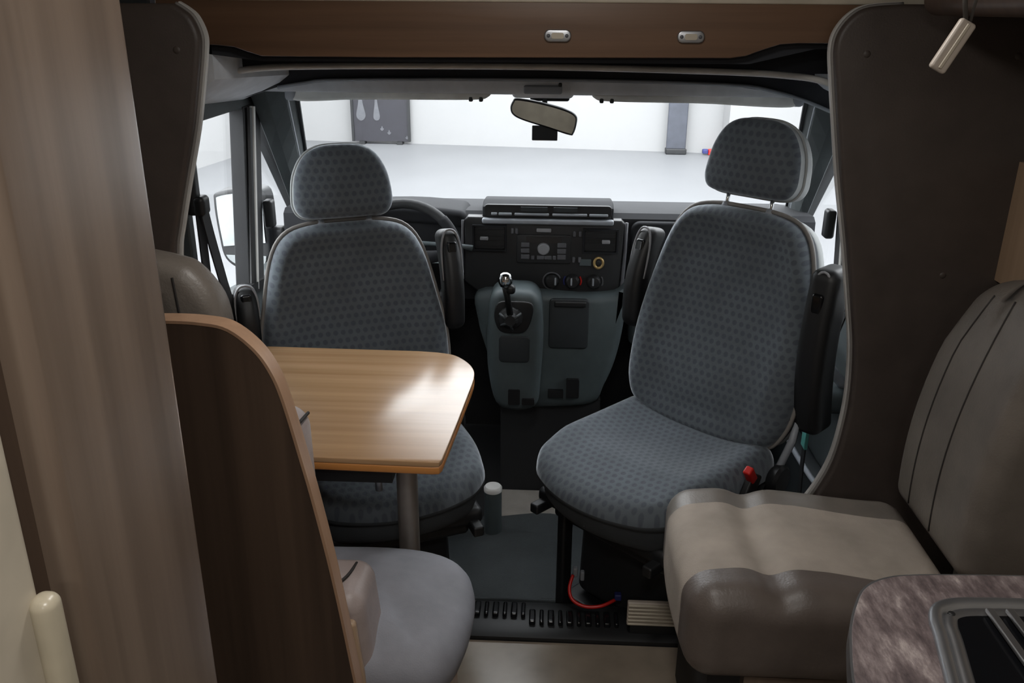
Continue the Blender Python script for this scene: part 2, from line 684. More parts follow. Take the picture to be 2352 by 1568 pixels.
# =================================================================== CAB SHELL
struct('floor_cab', box(-0.98, 0.96, 1.93, 3.6, -0.2, -0.1), 'black_soft', 'black cab floor below the seats', 'floor')
struct('ceiling_cab', box(-1.0, 0.98, 2.175, 2.95, 1.60, 1.66), 'headliner_dark', 'dark roof over the driving cab', 'ceiling')
# front firewall below the screen
struct('wall_firewall', box(-0.98, 0.96, 3.45, 3.55, -0.2, 0.88), 'black_soft', 'black bulkhead in front of the dashboard', 'wall')

struct('wall_bulkhead_left', box(-1.16, -0.94, 2.10, 2.118, -0.8, 2.0), 'pillar_dark', 'dark cab pillar wall behind the driver door', 'wall')
struct('wall_bulkhead_right', box(0.94, 1.16, 2.10, 2.118, -0.8, 2.0), 'pillar_dark', 'dark cab pillar wall behind the passenger door', 'wall')

# windscreen
WS = [(-0.80, 2.73, 1.40), (0.75, 2.73, 1.40), (0.93, 3.36, 0.90), (-0.95, 3.36, 0.90)]
w = thing('window_1', 'large sloping windscreen at the front of the cab', 'window', (0, 3.0, 1.1), kind='structure')
n_ = Vector((0, 0.5, 0.63)).normalized() * 0.005
V = [tuple(Vector(p)) for p in WS] + [tuple(Vector(p) + n_) for p in WS]
mesh('pane', (V, [(0, 1, 2, 3), (7, 6, 5, 4), (0, 4, 5, 1), (1, 5, 6, 2), (2, 6, 7, 3), (3, 7, 4, 0)]), 'glass', w)
mesh('tint_line', tube([(-0.787, 2.765, 1.362), (-0.4, 2.765, 1.372), (-0.02, 2.765, 1.377), (0.4, 2.765, 1.370), (0.74, 2.765, 1.345)], 0.0018, 6), 'brass', w)

# A pillars, front header
for s, nm, lab in ((-1, 'trim_1', 'dark grey pillar left of the windscreen'), (1, 'trim_2', 'dark grey pillar right of the windscreen')):
    ox = -0.02
    A0, A1 = Vector((ox + s * 0.770, 2.72, 1.405)), Vector((ox + s * 0.915, 3.34, 0.88))
    B0, B1 = Vector((ox + s * 0.885, 2.62, 1.395)), Vector((ox + s * 0.915, 3.15, 0.84))
    mid0, mid1 = (A0 + B0) / 2 + Vector((-s * 0.012, -0.03, -0.008)), (A1 + B1) / 2 + Vector((-s * 0.012, -0.03, -0.008))
    o_ = Vector((s * 0.03, 0.05, 0.03))
    rows = []
    for k in range(9):
        q = k / 8
        a, b, m = A0.lerp(A1, q), B0.lerp(B1, q), mid0.lerp(mid1, q)
        rows.append([a + o_, a, a.lerp(m, 0.6) + Vector((-s * 0.004, -0.004, 0)), b.lerp(m, 0.6) + Vector((-s * 0.004, -0.004, 0)), b, b + o_])
    V = [tuple(p) for r_ in rows for p in r_]
    F = [(i * 6 + j, i * 6 + (j + 1) % 6, i * 6 + 6 + (j + 1) % 6, i * 6 + 6 + j) for i in range(8) for j in range(6)]
    F += [tuple(range(6)), tuple(48 + j for j in range(6))]
    st = struct(nm, (V, F), 'pillar', lab, 'trim')
    mesh('rubber_seal', tube([tuple(A0 + Vector((0, -0.004, 0))), tuple(A1 + Vector((0, -0.004, 0)))], 0.008, 8), 'black', st)
    mesh('edge_bead', tube([tuple(A0.lerp(B0, 0.25) + Vector((-s * 0.006, -0.02, 0))), tuple(A1.lerp(B1, 0.25) + Vector((-s * 0.006, -0.02, 0)))], 0.006, 8), 'grey_trim', st)

# front header: dark panel over the screen with a pale lip
hp = [(-0.90, 1.50), (-0.84, 1.462), (-0.70, 1.44), (-0.03, 1.447), (0.5, 1.440), (0.66, 1.42), (0.86, 1.36)]
hl = [(-0.90, 1.41), (-0.80, 1.405), (-0.66, 1.419), (-0.03, 1.426), (0.474, 1.419), (0.614, 1.402), (0.72, 1.372), (0.86, 1.30)]
st = struct('trim_3', prism(spline([(-0.93, 1.62), (-0.93, 1.36), (-0.80, 1.400), (-0.66, 1.419), (-0.03, 1.426), (0.474, 1.419), (0.614, 1.402), (0.72, 1.372), (0.90, 1.30), (0.90, 1.62)], 1),
                            0, 0.03, XZ(2.58), 0.004), 'headliner_dark', 'dark roof lining strip above the windscreen', 'trim')
mesh('lip', tube(spline([(-0.80, 2.575, 1.398), (-0.72, 2.575, 1.412), (-0.60, 2.575, 1.422), (-0.03, 2.575, 1.428), (0.474, 2.575, 1.421), (0.614, 2.575, 1.404), (0.72, 2.575, 1.374), (0.84, 2.575, 1.325)], 4, False), 0.005, 8), 'grey_trim', st, True)
struct('trim_4', prism([(2.61, 1.50), (2.61, 1.385), (2.70, 1.375), (2.74, 1.40), (2.74, 1.5)], -0.86, 0.84, YZ(0)), 'headliner', 'pale grey roof lining behind the sun visors', 'trim')

# cross rail where the cab roof was cut open
t = struct('trim_5', tube(spline([(-0.93, 2.28, 1.452), (-0.82, 2.28, 1.462), (-0.70, 2.28, 1.474), (-0.4, 2.28, 1.480), (0.0, 2.28, 1.481), (0.42, 2.28, 1.474), (0.58, 2.28, 1.466), (0.66, 2.28, 1.455), (0.75, 2.28, 1.425)], 5, False), 0.011, 8, up=(0, 0, 1), flat=0.75),
           'rail', 'pale rail edging the roof opening above the cab', 'trim', True)
struct('trim_6', box(-0.93, 0.90, 2.30, 2.34, 1.47, 1.62), 'headliner_dark', 'black lining above the pale roof rail', 'trim')

# curved roof side linings at both corners
for s, nm, lab in ((-1, 'trim_7', 'moulded grey roof corner lining above the driver door'), (1, 'trim_8', 'moulded grey roof corner lining above the passenger door')):
    rows = []
    for k in range(9):
        q = k / 8
        y = 2.15 + 0.47 * q
        xi = (0.80 - 0.06 * q)
        P = [(xi, 1.452 - 0.02 * q), (xi + 0.03, 1.43 - 0.02 * q), (xi + 0.085, 1.398 - 0.012 * q), (xi + 0.13, 1.372), (xi + 0.17, 1.355), (xi + 0.2, 1.40), (xi + 0.2, 1.6), (xi, 1.6)]
        rows.append([(-0.02 + s * a, y, b) for a, b in P])
    n8 = 8
    V = [p for r_ in rows for p in r_]
    F = [(i * n8 + j, i * n8 + (j + 1) % n8, i * n8 + n8 + (j + 1) % n8, i * n8 + n8 + j) for i in range(8) for j in range(n8)]
    F += [tuple(range(n8)), tuple(64 + j for j in range(n8))]
    struct(nm, (V, F), 'headliner', lab, 'trim', True, 35)

# ------------------------------------------------------------------ cab doors
for s, nm, lab in ((-1, 'door_1', 'dark grey driver door with window and mirror'), (1, 'door_2', 'dark grey passenger door with window')):
    X0 = -0.92 if s < 0 else 0.88
    root = thing(nm, lab, 'door', (X0, 2.6, -0.1), kind='structure')
    mp = YZ(X0, s)
    # lower panel: moulded, sloping beltline
    belt = [(2.125, 0.86), (2.26, 0.85), (2.34, 0.83), (2.60, 0.80), (2.8, 0.79), (3.4, 0.79), (3.4, -0.1), (2.125, -0.1)]
    mesh('door_panel', prism(belt, 0, 0.07, mp, 0.01), 'pillar', root, True, angle=30)
    mesh('belt_moulding', strip([(X0 - s * 0.004, 2.125, 0.858), (X0 - s * 0.004, 2.26, 0.85), (X0 - s * 0.004, 2.34, 0.832), (X0 - s * 0.004, 2.6, 0.80), (X0 - s * 0.004, 3.4, 0.79)], 0.03, 0.03, (0, 0, 1)), 'black', root)
    pan = mesh('armrest', soft(X0 - s * 0.045, 2.62, 0.56, 0.09, 0.62, 0.075, 0.03), 'console', root, True, angle=40)
    mesh('pull_handle', tube(spline([(X0 - s * 0.02, 2.36, 0.60), (X0 - s * 0.07, 2.40, 0.66), (X0 - s * 0.07, 2.60, 0.70), (X0 - s * 0.02, 2.66, 0.68)], 5, False), 0.016, 8), 'grey_trim', root, True)
    mesh('door_pocket', prism(spline([(2.15, 0.32), (2.4, 0.27), (2.7, 0.26), (3.0, 0.30), (3.0, 0.02), (2.6, -0.02), (2.15, 0.02)], 4), 0, 0.06, YZ(X0 - s * 0.06, s), 0.015), 'console_dark', root, True, angle=40)
    mesh('pocket_rim', tube(spline([(X0 - s * 0.065, 2.15, 0.32), (X0 - s * 0.065, 2.4, 0.275), (X0 - s * 0.065, 2.7, 0.265), (X0 - s * 0.065, 3.0, 0.305)], 4, False), 0.009, 8), 'grey_trim', root, True)
    # frame around the glass
    fr = [(2.125, 1.60), (2.125, 0.84), (2.16, 0.84), (2.16, 1.12), (2.225, 1.315), (2.26, 1.335), (2.55, 1.335), (2.76, 1.325), (2.80, 1.38), (2.72, 1.60)]
    mesh('window_frame', prism(fr, 0, 0.05, mp, 0.004), 'pillar', root)
    mesh('division_bar', prism([(2.60, 1.34), (2.495, 0.78), (2.63, 0.78), (2.755, 1.34)], -0.005, 0.04, mp, 0.004), 'black_soft', root)
    mesh('bar_bead', tube([(X0 - s * 0.01, 2.66, 1.335), (X0 - s * 0.01, 2.535, 0.80)], 0.010, 8), 'rail', root)
    mesh('bar_channel', tube([(X0 - s * 0.01, 2.625, 1.335), (X0 - s * 0.01, 2.508, 0.80)], 0.011, 8), 'black', root)
    mesh('corner_frame', prism([(2.75, 1.335), (2.79, 1.335), (3.30, 0.84), (3.30, 0.79), (3.24, 0.79), (2.78, 1.27)], -0.004, 0.05, mp, 0.004), 'black', root)
    mesh('pane', prism([(2.15, 0.83), (2.15, 1.12), (2.22, 1.33), (2.62, 1.34), (2.50, 0.79)], 0.02, 0.024, mp), 'glass', root)
    mesh('quarter_pane', prism([(2.75, 1.31), (2.63, 0.78), (3.27, 0.78)], 0.02, 0.024, mp), 'glass', root)
    mesh('lock_catch', soft(X0 - s * 0.02, 2.70, 1.0, 0.03, 0.045, 0.09, 0.01), 'black', root, True)

# B pillar belt guides and belts
for s, X0, nm, lab in ((-1, -0.908, 'driver_belt', 'black seat belt hanging beside the driver window'), (1, 0.84, 'passenger_belt', 'black seat belt hanging beside the passenger seat')):
    t = thing('seat_belt', lab, 'seat belt', (X0, 2.1, -0.1))
    mesh('height_guide', soft(X0, 2.145, 1.20, 0.03, 0.04, 0.16, 0.012), 'black', t, True, angle=40)
    mesh('belt_loop', soft(X0 - s * 0.02, 2.145, 1.145, 0.03, 0.05, 0.05, 0.012), 'black', t, True, angle=40)
    if s < 0:
        mesh('webbing', strip(spline([(X0 + 0.02, 2.15, 1.15), (X0 + 0.02, 2.18, 1.05), (X0 + 0.02, 2.235, 0.90), (X0 + 0.02, 2.29, 0.74), (X0 + 0.02, 2.27, 0.4), (X0 + 0.02, 2.2, 0.0)], 4, False), 0.046, 0.004, (0, 1, 0)), 'belt', t)
        mesh('lower_webbing', strip([(X0 + 0.01, 2.15, 1.15), (X0 + 0.01, 2.15, 0.5), (X0 + 0.01, 2.15, -0.09)], 0.046, 0.004, (0, 1, 0)), 'belt', t)
    else:
        mesh('webbing', strip(spline([(X0 - 0.02, 2.15, 1.15), (X0 - 0.03, 2.24, 0.95), (X0 - 0.05, 2.32, 0.72), (X0 - 0.07, 2.36, 0.45), (X0 - 0.06, 2.33, 0.0)], 4, False), 0.03, 0.004, (0, 1, 0)), 'belt', t)
        mesh('belt_tag', soft(X0 - 0.072, 2.355, 0.43, 0.01, 0.04, 0.06, 0.003), 'teal', t)

# exterior mirror
t = thing('wing_mirror', 'tall black framed wing mirror outside the driver window', 'mirror', (-1.08, 2.9, 0.7))
P = spline([(-1.165, 0.985), (-1.15, 1.02), (-1.05, 1.035), (-0.985, 1.02), (-0.98, 0.9), (-0.985, 0.78), (-1.03, 0.745), (-1.09, 0.745), (-1.145, 0.785), (-1.16, 0.87)], 5)
mesh('housing', pillow(P, 0.09, 0.010, XZ(2.96, -1), back=lambda u, v, s: 0.03 * (1 - s * s)), 'black', t, True)
P1 = inset(ccw(P), 0.014)
up_ = [p for p in P1 if p[1] > 0.83]
lo_ = [p for p in P1 if p[1] < 0.815]
mesh('mirror_glass', prism(up_, 0, 0.006, XZ(2.913, -1)), 'mirror', t)
mesh('wide_angle_glass', prism(lo_, 0, 0.006, lambda u, v, w: (u, 2.911 - w + 0.15 * (0.815 - v), v)), 'mirror', t)
mesh('arm', soft(-0.985, 2.985, 0.85, 0.09, 0.05, 0.08, 0.015), 'black', t, True, angle=40)

# ------------------------------------------------------------------ sun visors, map light, mirror
for x0, x1, lab, s in ((-0.785, -0.185, 'grey fabric sun visor above the driver side of the windscreen', -1), (0.105, 0.705, 'grey fabric sun visor above the passenger side of the windscreen', 1)):
    t = thing('sun_visor', lab, 'sun visor', ((x0 + x1) / 2, 2.67, 1.38), group='pair of sun visors')
    L = x1 - x0
    P = [(0, 0.012), (0.02, 0.045), (0.10, 0.058), (L - 0.04, 0.058), (L - 0.008, 0.05), (L, 0.03), (L - 0.012, 0.010), (L - 0.06, 0.002), (0.3, 0.0), (0.05, -0.002)]
    P = [(x0 + u, v) for u, v in P] if s < 0 else [(x1 - u, v) for u, v in P]
    dz = 0.0

    def vm(u, v, w):
        zc = 1.362 - 0.035 * max(0, (u - 0.45)) if s > 0 else 1.362 - 0.05 * max(0, -0.62 - u)
        return (u, 2.655 + w + 0.35 * (v - 0.03), zc + v)
    mesh('pad', pillow(spline(ccw(P), 4), 0.022, 0.008, vm, front=lambda u, v, s_: 0.004 * (1 - s_)), 'visor', t, True)
    xe = x1 - 0.05 if s < 0 else x0 + 0.05
    for k in (0, 1):
        xx = xe - s * (-0.012 + 0.03 * k)
        mesh('hinge_clip', soft(xx, 2.645, 1.366, 0.012, 0.02, 0.014, 0.004), 'console_dark', t, True)
    xo = x0 + 0.0 if s < 0 else x1
    mesh('pivot', soft(xo, 2.65, 1.375, 0.035, 0.03, 0.04, 0.012), 'grey_trim', t, True)

t = thing('map_light', 'pale grey map light console between the sun visors', 'light', (-0.03, 2.60, 1.40))
mesh('housing', soft(-0.035, 2.632, 1.398, 0.18, 0.045, 0.05, 0.014), 'headliner', t, True, angle=40)
mesh('lens', soft(-0.035, 2.607, 1.398, 0.11, 0.012, 0.024, 0.005), 'grey_trim', t, True, angle=40)
mesh('rocker', soft(0.015, 2.606, 1.412, 0.01, 0.012, 0.012, 0.004), 'black', t, True)

t = thing('rear_view_mirror', 'black rear view mirror hanging from the windscreen', 'mirror', (-0.035, 2.72, 1.31))
P = spline([(-0.100, 0.026), (-0.088, 0.038), (-0.02, 0.041), (0.06, 0.036), (0.096, 0.024), (0.103, 0.0), (0.100, -0.03), (0.088, -0.037), (0.02, -0.030), (-0.06, -0.022), (-0.092, -0.012), (-0.103, 0.006)], 5)


def mm(u, v, w):
    c, s_ = math.cos(R(-11)), math.sin(R(-11))
    u2, v2 = u * c - v * s_, u * s_ + v * c
    return (-0.033 + u2, 2.70 - w + 0.02 * u2, 1.312 + v2)


mesh('housing', pillow(P, 0.03, 0.01, mm, back=lambda u, v, s_: 0.012 * (1 - s_ * s_)), 'black', t, True)
mesh('mirror_glass', prism(inset(ccw(P), 0.006), 0.0152, 0.0175, mm), 'mirror', t)
mesh('stem', tube([(-0.03, 2.73, 1.32), (-0.03, 2.74, 1.35), (-0.032, 2.745, 1.385)], 0.008, 8), 'black', t, True)
mesh('mount', soft(-0.015, 2.745, 1.362, 0.12, 0.02, 0.018, 0.008), 'black', t, True)
mesh('sensor_tag', soft(-0.028, 2.712, 1.262, 0.078, 0.01, 0.045, 0.003), 'console_dark', t, True, angle=40)

# =================================================================== DASHBOARD
t = thing('dashboard', 'dark grey dashboard with radio, air vents and gear console', 'dashboard', (-0.02, 3.1, -0.1))
prof = [(3.44, 0.905), (3.25, 0.935), (3.02, 0.962), (2.955, 0.965), (2.93, 0.95), (2.925, 0.90), (2.93, 0.73), (2.97, 0.64), (3.1, 0.56), (3.44, 0.54)]
mesh('dash_body', prism(prof, -0.93, 0.89, YZ(0), 0.006), 'dash', t, True, angle=30)
mesh('passenger_fascia', prism(rrect(0.27, 0.86, 0.74, 0.945, 0.03), 0, 0.03, XZ(2.905), 0.01), 'dash', t, True, angle=40)
mesh('glovebox_lid', prism(rrect(0.28, 0.86, 0.50, 0.725, 0.03), 0, 0.08, XZ(2.885), 0.02), 'console', t, True, angle=40)
mesh('instrument_hood', soft(-0.50, 3.0, 0.955, 0.42, 0.20, 0.06, 0.025, fn=lambda x, y, z: (x, y, z - 0.35 * x * x)), 'dash', t, True, angle=40)
cp = mesh('centre_panel', prism([(-0.298, 0.945), (-0.285, 0.957), (0.235, 0.952), (0.247, 0.94), (0.240, 0.715), (0.225, 0.69), (0.0, 0.685), (-0.25, 0.69), (-0.30, 0.73)], 0, 0.045, XZ(2.893), 0.006), 'dash_panel', t, True, angle=40)
mesh('panel_edge', tube([(0.252, 2.895, 0.945), (0.252, 2.893, 0.85), (0.247, 2.893, 0.72), (0.235, 2.893, 0.695)], 0.006, 8), 'button_dim', cp, True)
mesh('panel_edge', tube([(-0.302, 2.895, 0.945), (-0.303, 2.893, 0.87), (-0.303, 2.893, 0.76)], 0.005, 8), 'button_dim', cp, True)
# top tray
mesh('tray_hood', prism([(2.90, 0.957), (2.905, 0.99), (2.95, 1.004), (3.05, 0.996), (3.15, 0.945), (2.90, 0.945)], -0.236, 0.208, YZ(0), 0.008), 'dash', t, True, angle=35)
tr = mesh('tray_mouth', prism(rrect(-0.228, 0.20, 0.957, 1.000, 0.012), 0, 0.012, XZ(2.893), 0.002), 'black', t)
mesh('tray_ledge', soft(-0.014, 2.889, 0.946, 0.444, 0.026, 0.018, 0.007), 'grey_trim', t, True, angle=50)
for xa, xb in ((-0.205, -0.184), (-0.180, -0.135), (-0.126, -0.010), (0.001, 0.118), (0.125, 0.188)):
    mesh('tray_rib', soft((xa + xb) / 2, 2.888, 0.970, xb - xa, 0.012, 0.008, 0.003), 'grey_trim', tr, True)
for xa, xb in ((-0.105, -0.015), (0.005, 0.085)):
    mesh('tray_back', box(xa, xb, 2.887, 2.894, 0.979, 0.994), 'console_dark', tr)
# vents
for x0, x1, z0, z1, tx in ((-0.262, -0.158, 0.848, 0.926, -0.018), (0.112, 0.220, 0.846, 0.919, 0.018)):
    v = mesh('air_vent', prism(rrect(x0, x1, z0, z1, 0.008), 0, 0.012, XZ(2.884), 0.002), 'black', cp)
    g = 0.006
    mesh('vent_frame', join(box(x0 - g, x0, 2.878, 2.895, z0 - g, z1 + g), box(x1, x1 + g, 2.878, 2.895, z0 - g, z1 + g), box(x0, x1, 2.878, 2.895, z0 - g, z0), box(x0, x1, 2.878, 2.895, z1, z1 + g)), 'dash', cp)
    for k in range(4):
        zz = z0 + (z1 - z0) * (k + 0.5) / 4
        mesh('vent_louvre', box(x0 + 0.003, x1 - 0.003, 2.879, 2.884, zz - 0.0012, zz + 0.0012), 'dash_panel', cp)
    xm = (x0 + x1) / 2 + tx
    mesh('vent_tab', soft(xm, 2.876, (z0 + z1) / 2, 0.028, 0.012, 0.013, 0.004), 'button_grey', cp, True)
# radio
rd = mesh('radio', prism(rrect(-0.118, 0.068, 0.800, 0.900, 0.008), 0, 0.012, XZ(2.885), 0.003), 'dash_panel', cp, True, angle=40)
mesh('radio_display', prism(rrect(-0.085, 0.035, 0.873, 0.893, 0.003), 0, 0.003, XZ(2.883)), 'seam', rd)
for k in range(3):
    zz = 0.866 - 0.021 * k
    mesh('radio_button', soft(-0.088, 2.883, zz, 0.030, 0.008, 0.017, 0.003), 'button_dim', rd, True, angle=40)
    mesh('radio_button', soft(0.036, 2.883, zz, 0.030, 0.008, 0.017, 0.003), 'button_dim', rd, True, angle=40)
mesh('radio_dial', lathe((-0.026, 2.886, 0.853), [(0.021, 0), (0.020, 0.012), (0.017, 0.015)], 'y', 28), 'button_grey', rd, True, angle=40)
for xc, ww in ((-0.062, 0.012), (-0.036, 0.026), (-0.010, 0.026), (0.012, 0.012)):
    mesh('radio_button', soft(xc, 2.883, 0.822, ww, 0.008, 0.014, 0.003), 'button_dim', rd, True, angle=40)
mesh('hazard_switch', soft(-0.026, 2.887, 0.916, 0.050, 0.010, 0.014, 0.004), 'button_grey', cp, True)
for xx, zz in ((-0.132, 0.912), (-0.118, 0.912), (0.078, 0.905), (0.098, 0.905), (0.078, 0.815), (0.098, 0.815)):
    mesh('switch', soft(xx, 2.888, zz, 0.010, 0.008, 0.020, 0.003), 'button_dim', cp, True)
mesh('socket_plate', soft(0.118, 2.888, 0.806, 0.04, 0.006, 0.024, 0.003), 'console', cp, True)
mesh('power_socket', tube([(0.163 + 0.015 * math.cos(a * PI / 10), 2.885, 0.806 + 0.018 * math.sin(a * PI / 10)) for a in range(20)], 0.005, 8, True), 'brass', cp, True)
mesh('socket_plug', lathe((0.163, 2.892, 0.806), [(0.013, 0), (0.012, 0.008), (0.005, 0.010)], 'y', 16), 'black', cp, True)
for xc, col in ((0.005, None), (0.076, 'red'), (0.150, 'teal')):
    dl = mesh('heater_dial', lathe((xc, 2.890, 0.738), [(0.026, 0), (0.024, 0.014), (0.018, 0.020), (0.005, 0.021)], 'y', 24), 'black', cp, True, angle=40)
    mesh('dial_pointer', soft(xc + (0.012 if col is None else -0.004), 2.868, 0.742, 0.006, 0.008, 0.026, 0.002), 'grey_trim', cp, True)
    if col is None:
        mesh('dial_scale', tube([(xc + 0.030 * math.cos(R(a)), 2.888, 0.738 + 0.030 * math.sin(R(a))) for a in range(20, 290, 15)], 0.0028, 6), 'button_dim', cp)
    else:
        mesh('dial_mark', tube([(xc + 0.030 * math.cos(R(a)), 2.888, 0.738 + 0.030 * math.sin(R(a))) for a in range(-25, 45, 10)], 0.003, 6), 'red' if col == 'red' else 'button_dim', cp)
        if col == 'red':
            mesh('dial_mark', tube([(xc + 0.030 * math.cos(R(a)), 2.888, 0.738 + 0.030 * math.sin(R(a))) for a in range(145, 210, 10)], 0.003, 6), 'blue', cp)
# lower console
P = spline([(-0.25, 0.70), (-0.10, 0.712), (0.10, 0.700), (0.22, 0.710), (0.262, 0.735), (0.258, 0.60), (0.235, 0.46), (0.20, 0.36), (0.16, 0.29), (0.0, 0.27), (-0.13, 0.28), (-0.18, 0.36), (-0.225, 0.50), (-0.25, 0.60)], 4)
co = mesh('lower_console', prism(P, 0, 0.35, XZ(2.84), 0.03), 'console', t, True, angle=50)
mesh('storage_lid', prism(rrect(-0.002, 0.135, 0.51, 0.69, 0.014), 0, 0.02, XZ(2.832), 0.004), 'console_dark', co, True, angle=40)
mesh('lid_grip', soft(0.07, 2.829, 0.674, 0.11, 0.012, 0.02, 0.005), 'black', co, True)
for x0, x1, z0, z1 in ((0.0, 0.055, 0.325, 0.352), (0.065, 0.11, 0.325, 0.395)):
    mesh('foot_vent', prism(rrect(x0, x1, z0, z1, 0.004), 0, 0.02, XZ(2.825)), 'black', co)
mesh('console_foot', box(-0.17, 0.19, 2.87, 3.2, -0.1, 0.30), 'black_soft', t)
P = spline([(-0.205, 0.66), (-0.195, 0.725), (-0.165, 0.748), (-0.11, 0.750), (-0.06, 0.745), (-0.032, 0.715), (-0.022, 0.65), (-0.020, 0.55), (-0.026, 0.42), (-0.04, 0.33), (-0.12, 0.31), (-0.18, 0.34), (-0.205, 0.45), (-0.21, 0.56)], 4)
gp = mesh('gear_pod', pillow(P, 0.16, 0.035, XZ(2.80, -1)), 'console', t, True)
P = spline([(-0.183, 0.665), (-0.170, 0.712), (-0.12, 0.718), (-0.060, 0.712), (-0.056, 0.67), (-0.078, 0.615), (-0.12, 0.606), (-0.165, 0.615)], 4)
mesh('gear_recess', prism(P, 0, 0.015, XZ(2.712), 0.004), 'black', gp, True, angle=40)
mesh('gear_gaiter', lathe((-0.128, 2.714, 0.662), [(0.042, 0), (0.036, 0.014), (0.026, 0.022), (0.018, 0.036)], 'y', 14), 'black_soft', gp, True, angle=20)
for k in range(5):
    a = R(30 + 62 * k)
    mesh('gaiter_fold', tube([(-0.128 + 0.040 * math.cos(a), 2.698, 0.662 + 0.040 * math.sin(a)), (-0.128 + 0.016 * math.cos(a), 2.678, 0.662 + 0.016 * math.sin(a))], 0.005, 6), 'console_dark', gp, True)
mesh('gear_shaft', tube([(-0.128, 2.70, 0.665), (-0.135, 2.655, 0.745), (-0.141, 2.635, 0.79)], [0.012, 0.010, 0.012], 10), 'black', gp, True)
mesh('gear_collar', soft(-0.125, 2.634, 0.785, 0.03, 0.03, 0.03, 0.012), 'black', gp, True)
mesh('gear_knob', lathe((-0.1415, 2.63, 0.79), [(0.006, 0), (0.017, 0.006), (0.023, 0.020), (0.023, 0.034), (0.017, 0.047), (0.006, 0.052)], 'z', 20), 'chrome', gp, True)
for x0, x1, z0, z1 in ((-0.135, -0.095, 0.345, 0.40), (-0.088, -0.045, 0.345, 0.368)):
    mesh('foot_vent', prism(rrect(x0, x1, z0, z1, 0.004), 0, 0.02, XZ(2.712)), 'black', gp)
P = rrect(-0.168, -0.064, 0.50, 0.595, 0.015)
mesh('cup_recess', prism(P, 0, 0.01, XZ(2.716), 0.003), 'console_dark', gp, True, angle=40)

# steering wheel
t = thing('steering_wheel', 'black steering wheel behind the driver seat', 'steering wheel', (-0.49, 2.77, 0.84))
SWM = Matrix.Translation((-0.497, 2.775, 0.838)) @ Matrix.Rotation(R(-30), 4, 'X')


def sw(u, v, w):
    return tuple(SWM @ Vector((u, w, v)))


mesh('rim', tube([sw(0.19 * math.cos(2 * PI * k / 48), 0.19 * math.sin(2 * PI * k / 48), 0) for k in range(48)], 0.017, 12, True), 'black_soft', t, True)
mesh('rim_grip', tube([sw(0.19 * math.cos(R(a)), 0.19 * math.sin(R(a)), -0.002) for a in range(-38, 50, 4)], 0.0185, 12), 'dash', t, True)
mesh('hub', prism(spline([sw_ for sw_ in [(-0.07, 0.03), (0, 0.06), (0.07, 0.03), (0.07, -0.05), (0, -0.08), (-0.07, -0.05)]], 5), -0.03, 0.06, sw, 0.02), 'dash', t, True, angle=50)
for a in (5, 175, 270):
    mesh('spoke', tube([sw(0.05 * math.cos(R(a)), 0.05 * math.sin(R(a)), 0.01), sw(0.18 * math.cos(R(a)), 0.18 * math.sin(R(a)), 0)], [0.026, 0.018], 10), 'dash', t, True)
mesh('spoke_trim', soft(-0.375, 2.775, 0.838, 0.045, 0.012, 0.03, 0.006), 'chrome', t, True)
mesh('stalk', tube([(-0.44, 2.86, 0.87), (-0.30, 2.85, 0.865), (-0.265, 2.845, 0.86)], [0.008, 0.008, 0.011], 8), 'console', t, True)
mesh('column', tube([(-0.49, 2.80, 0.83), (-0.49, 2.915, 0.77)], [0.045, 0.05], 14), 'dash', t, True)


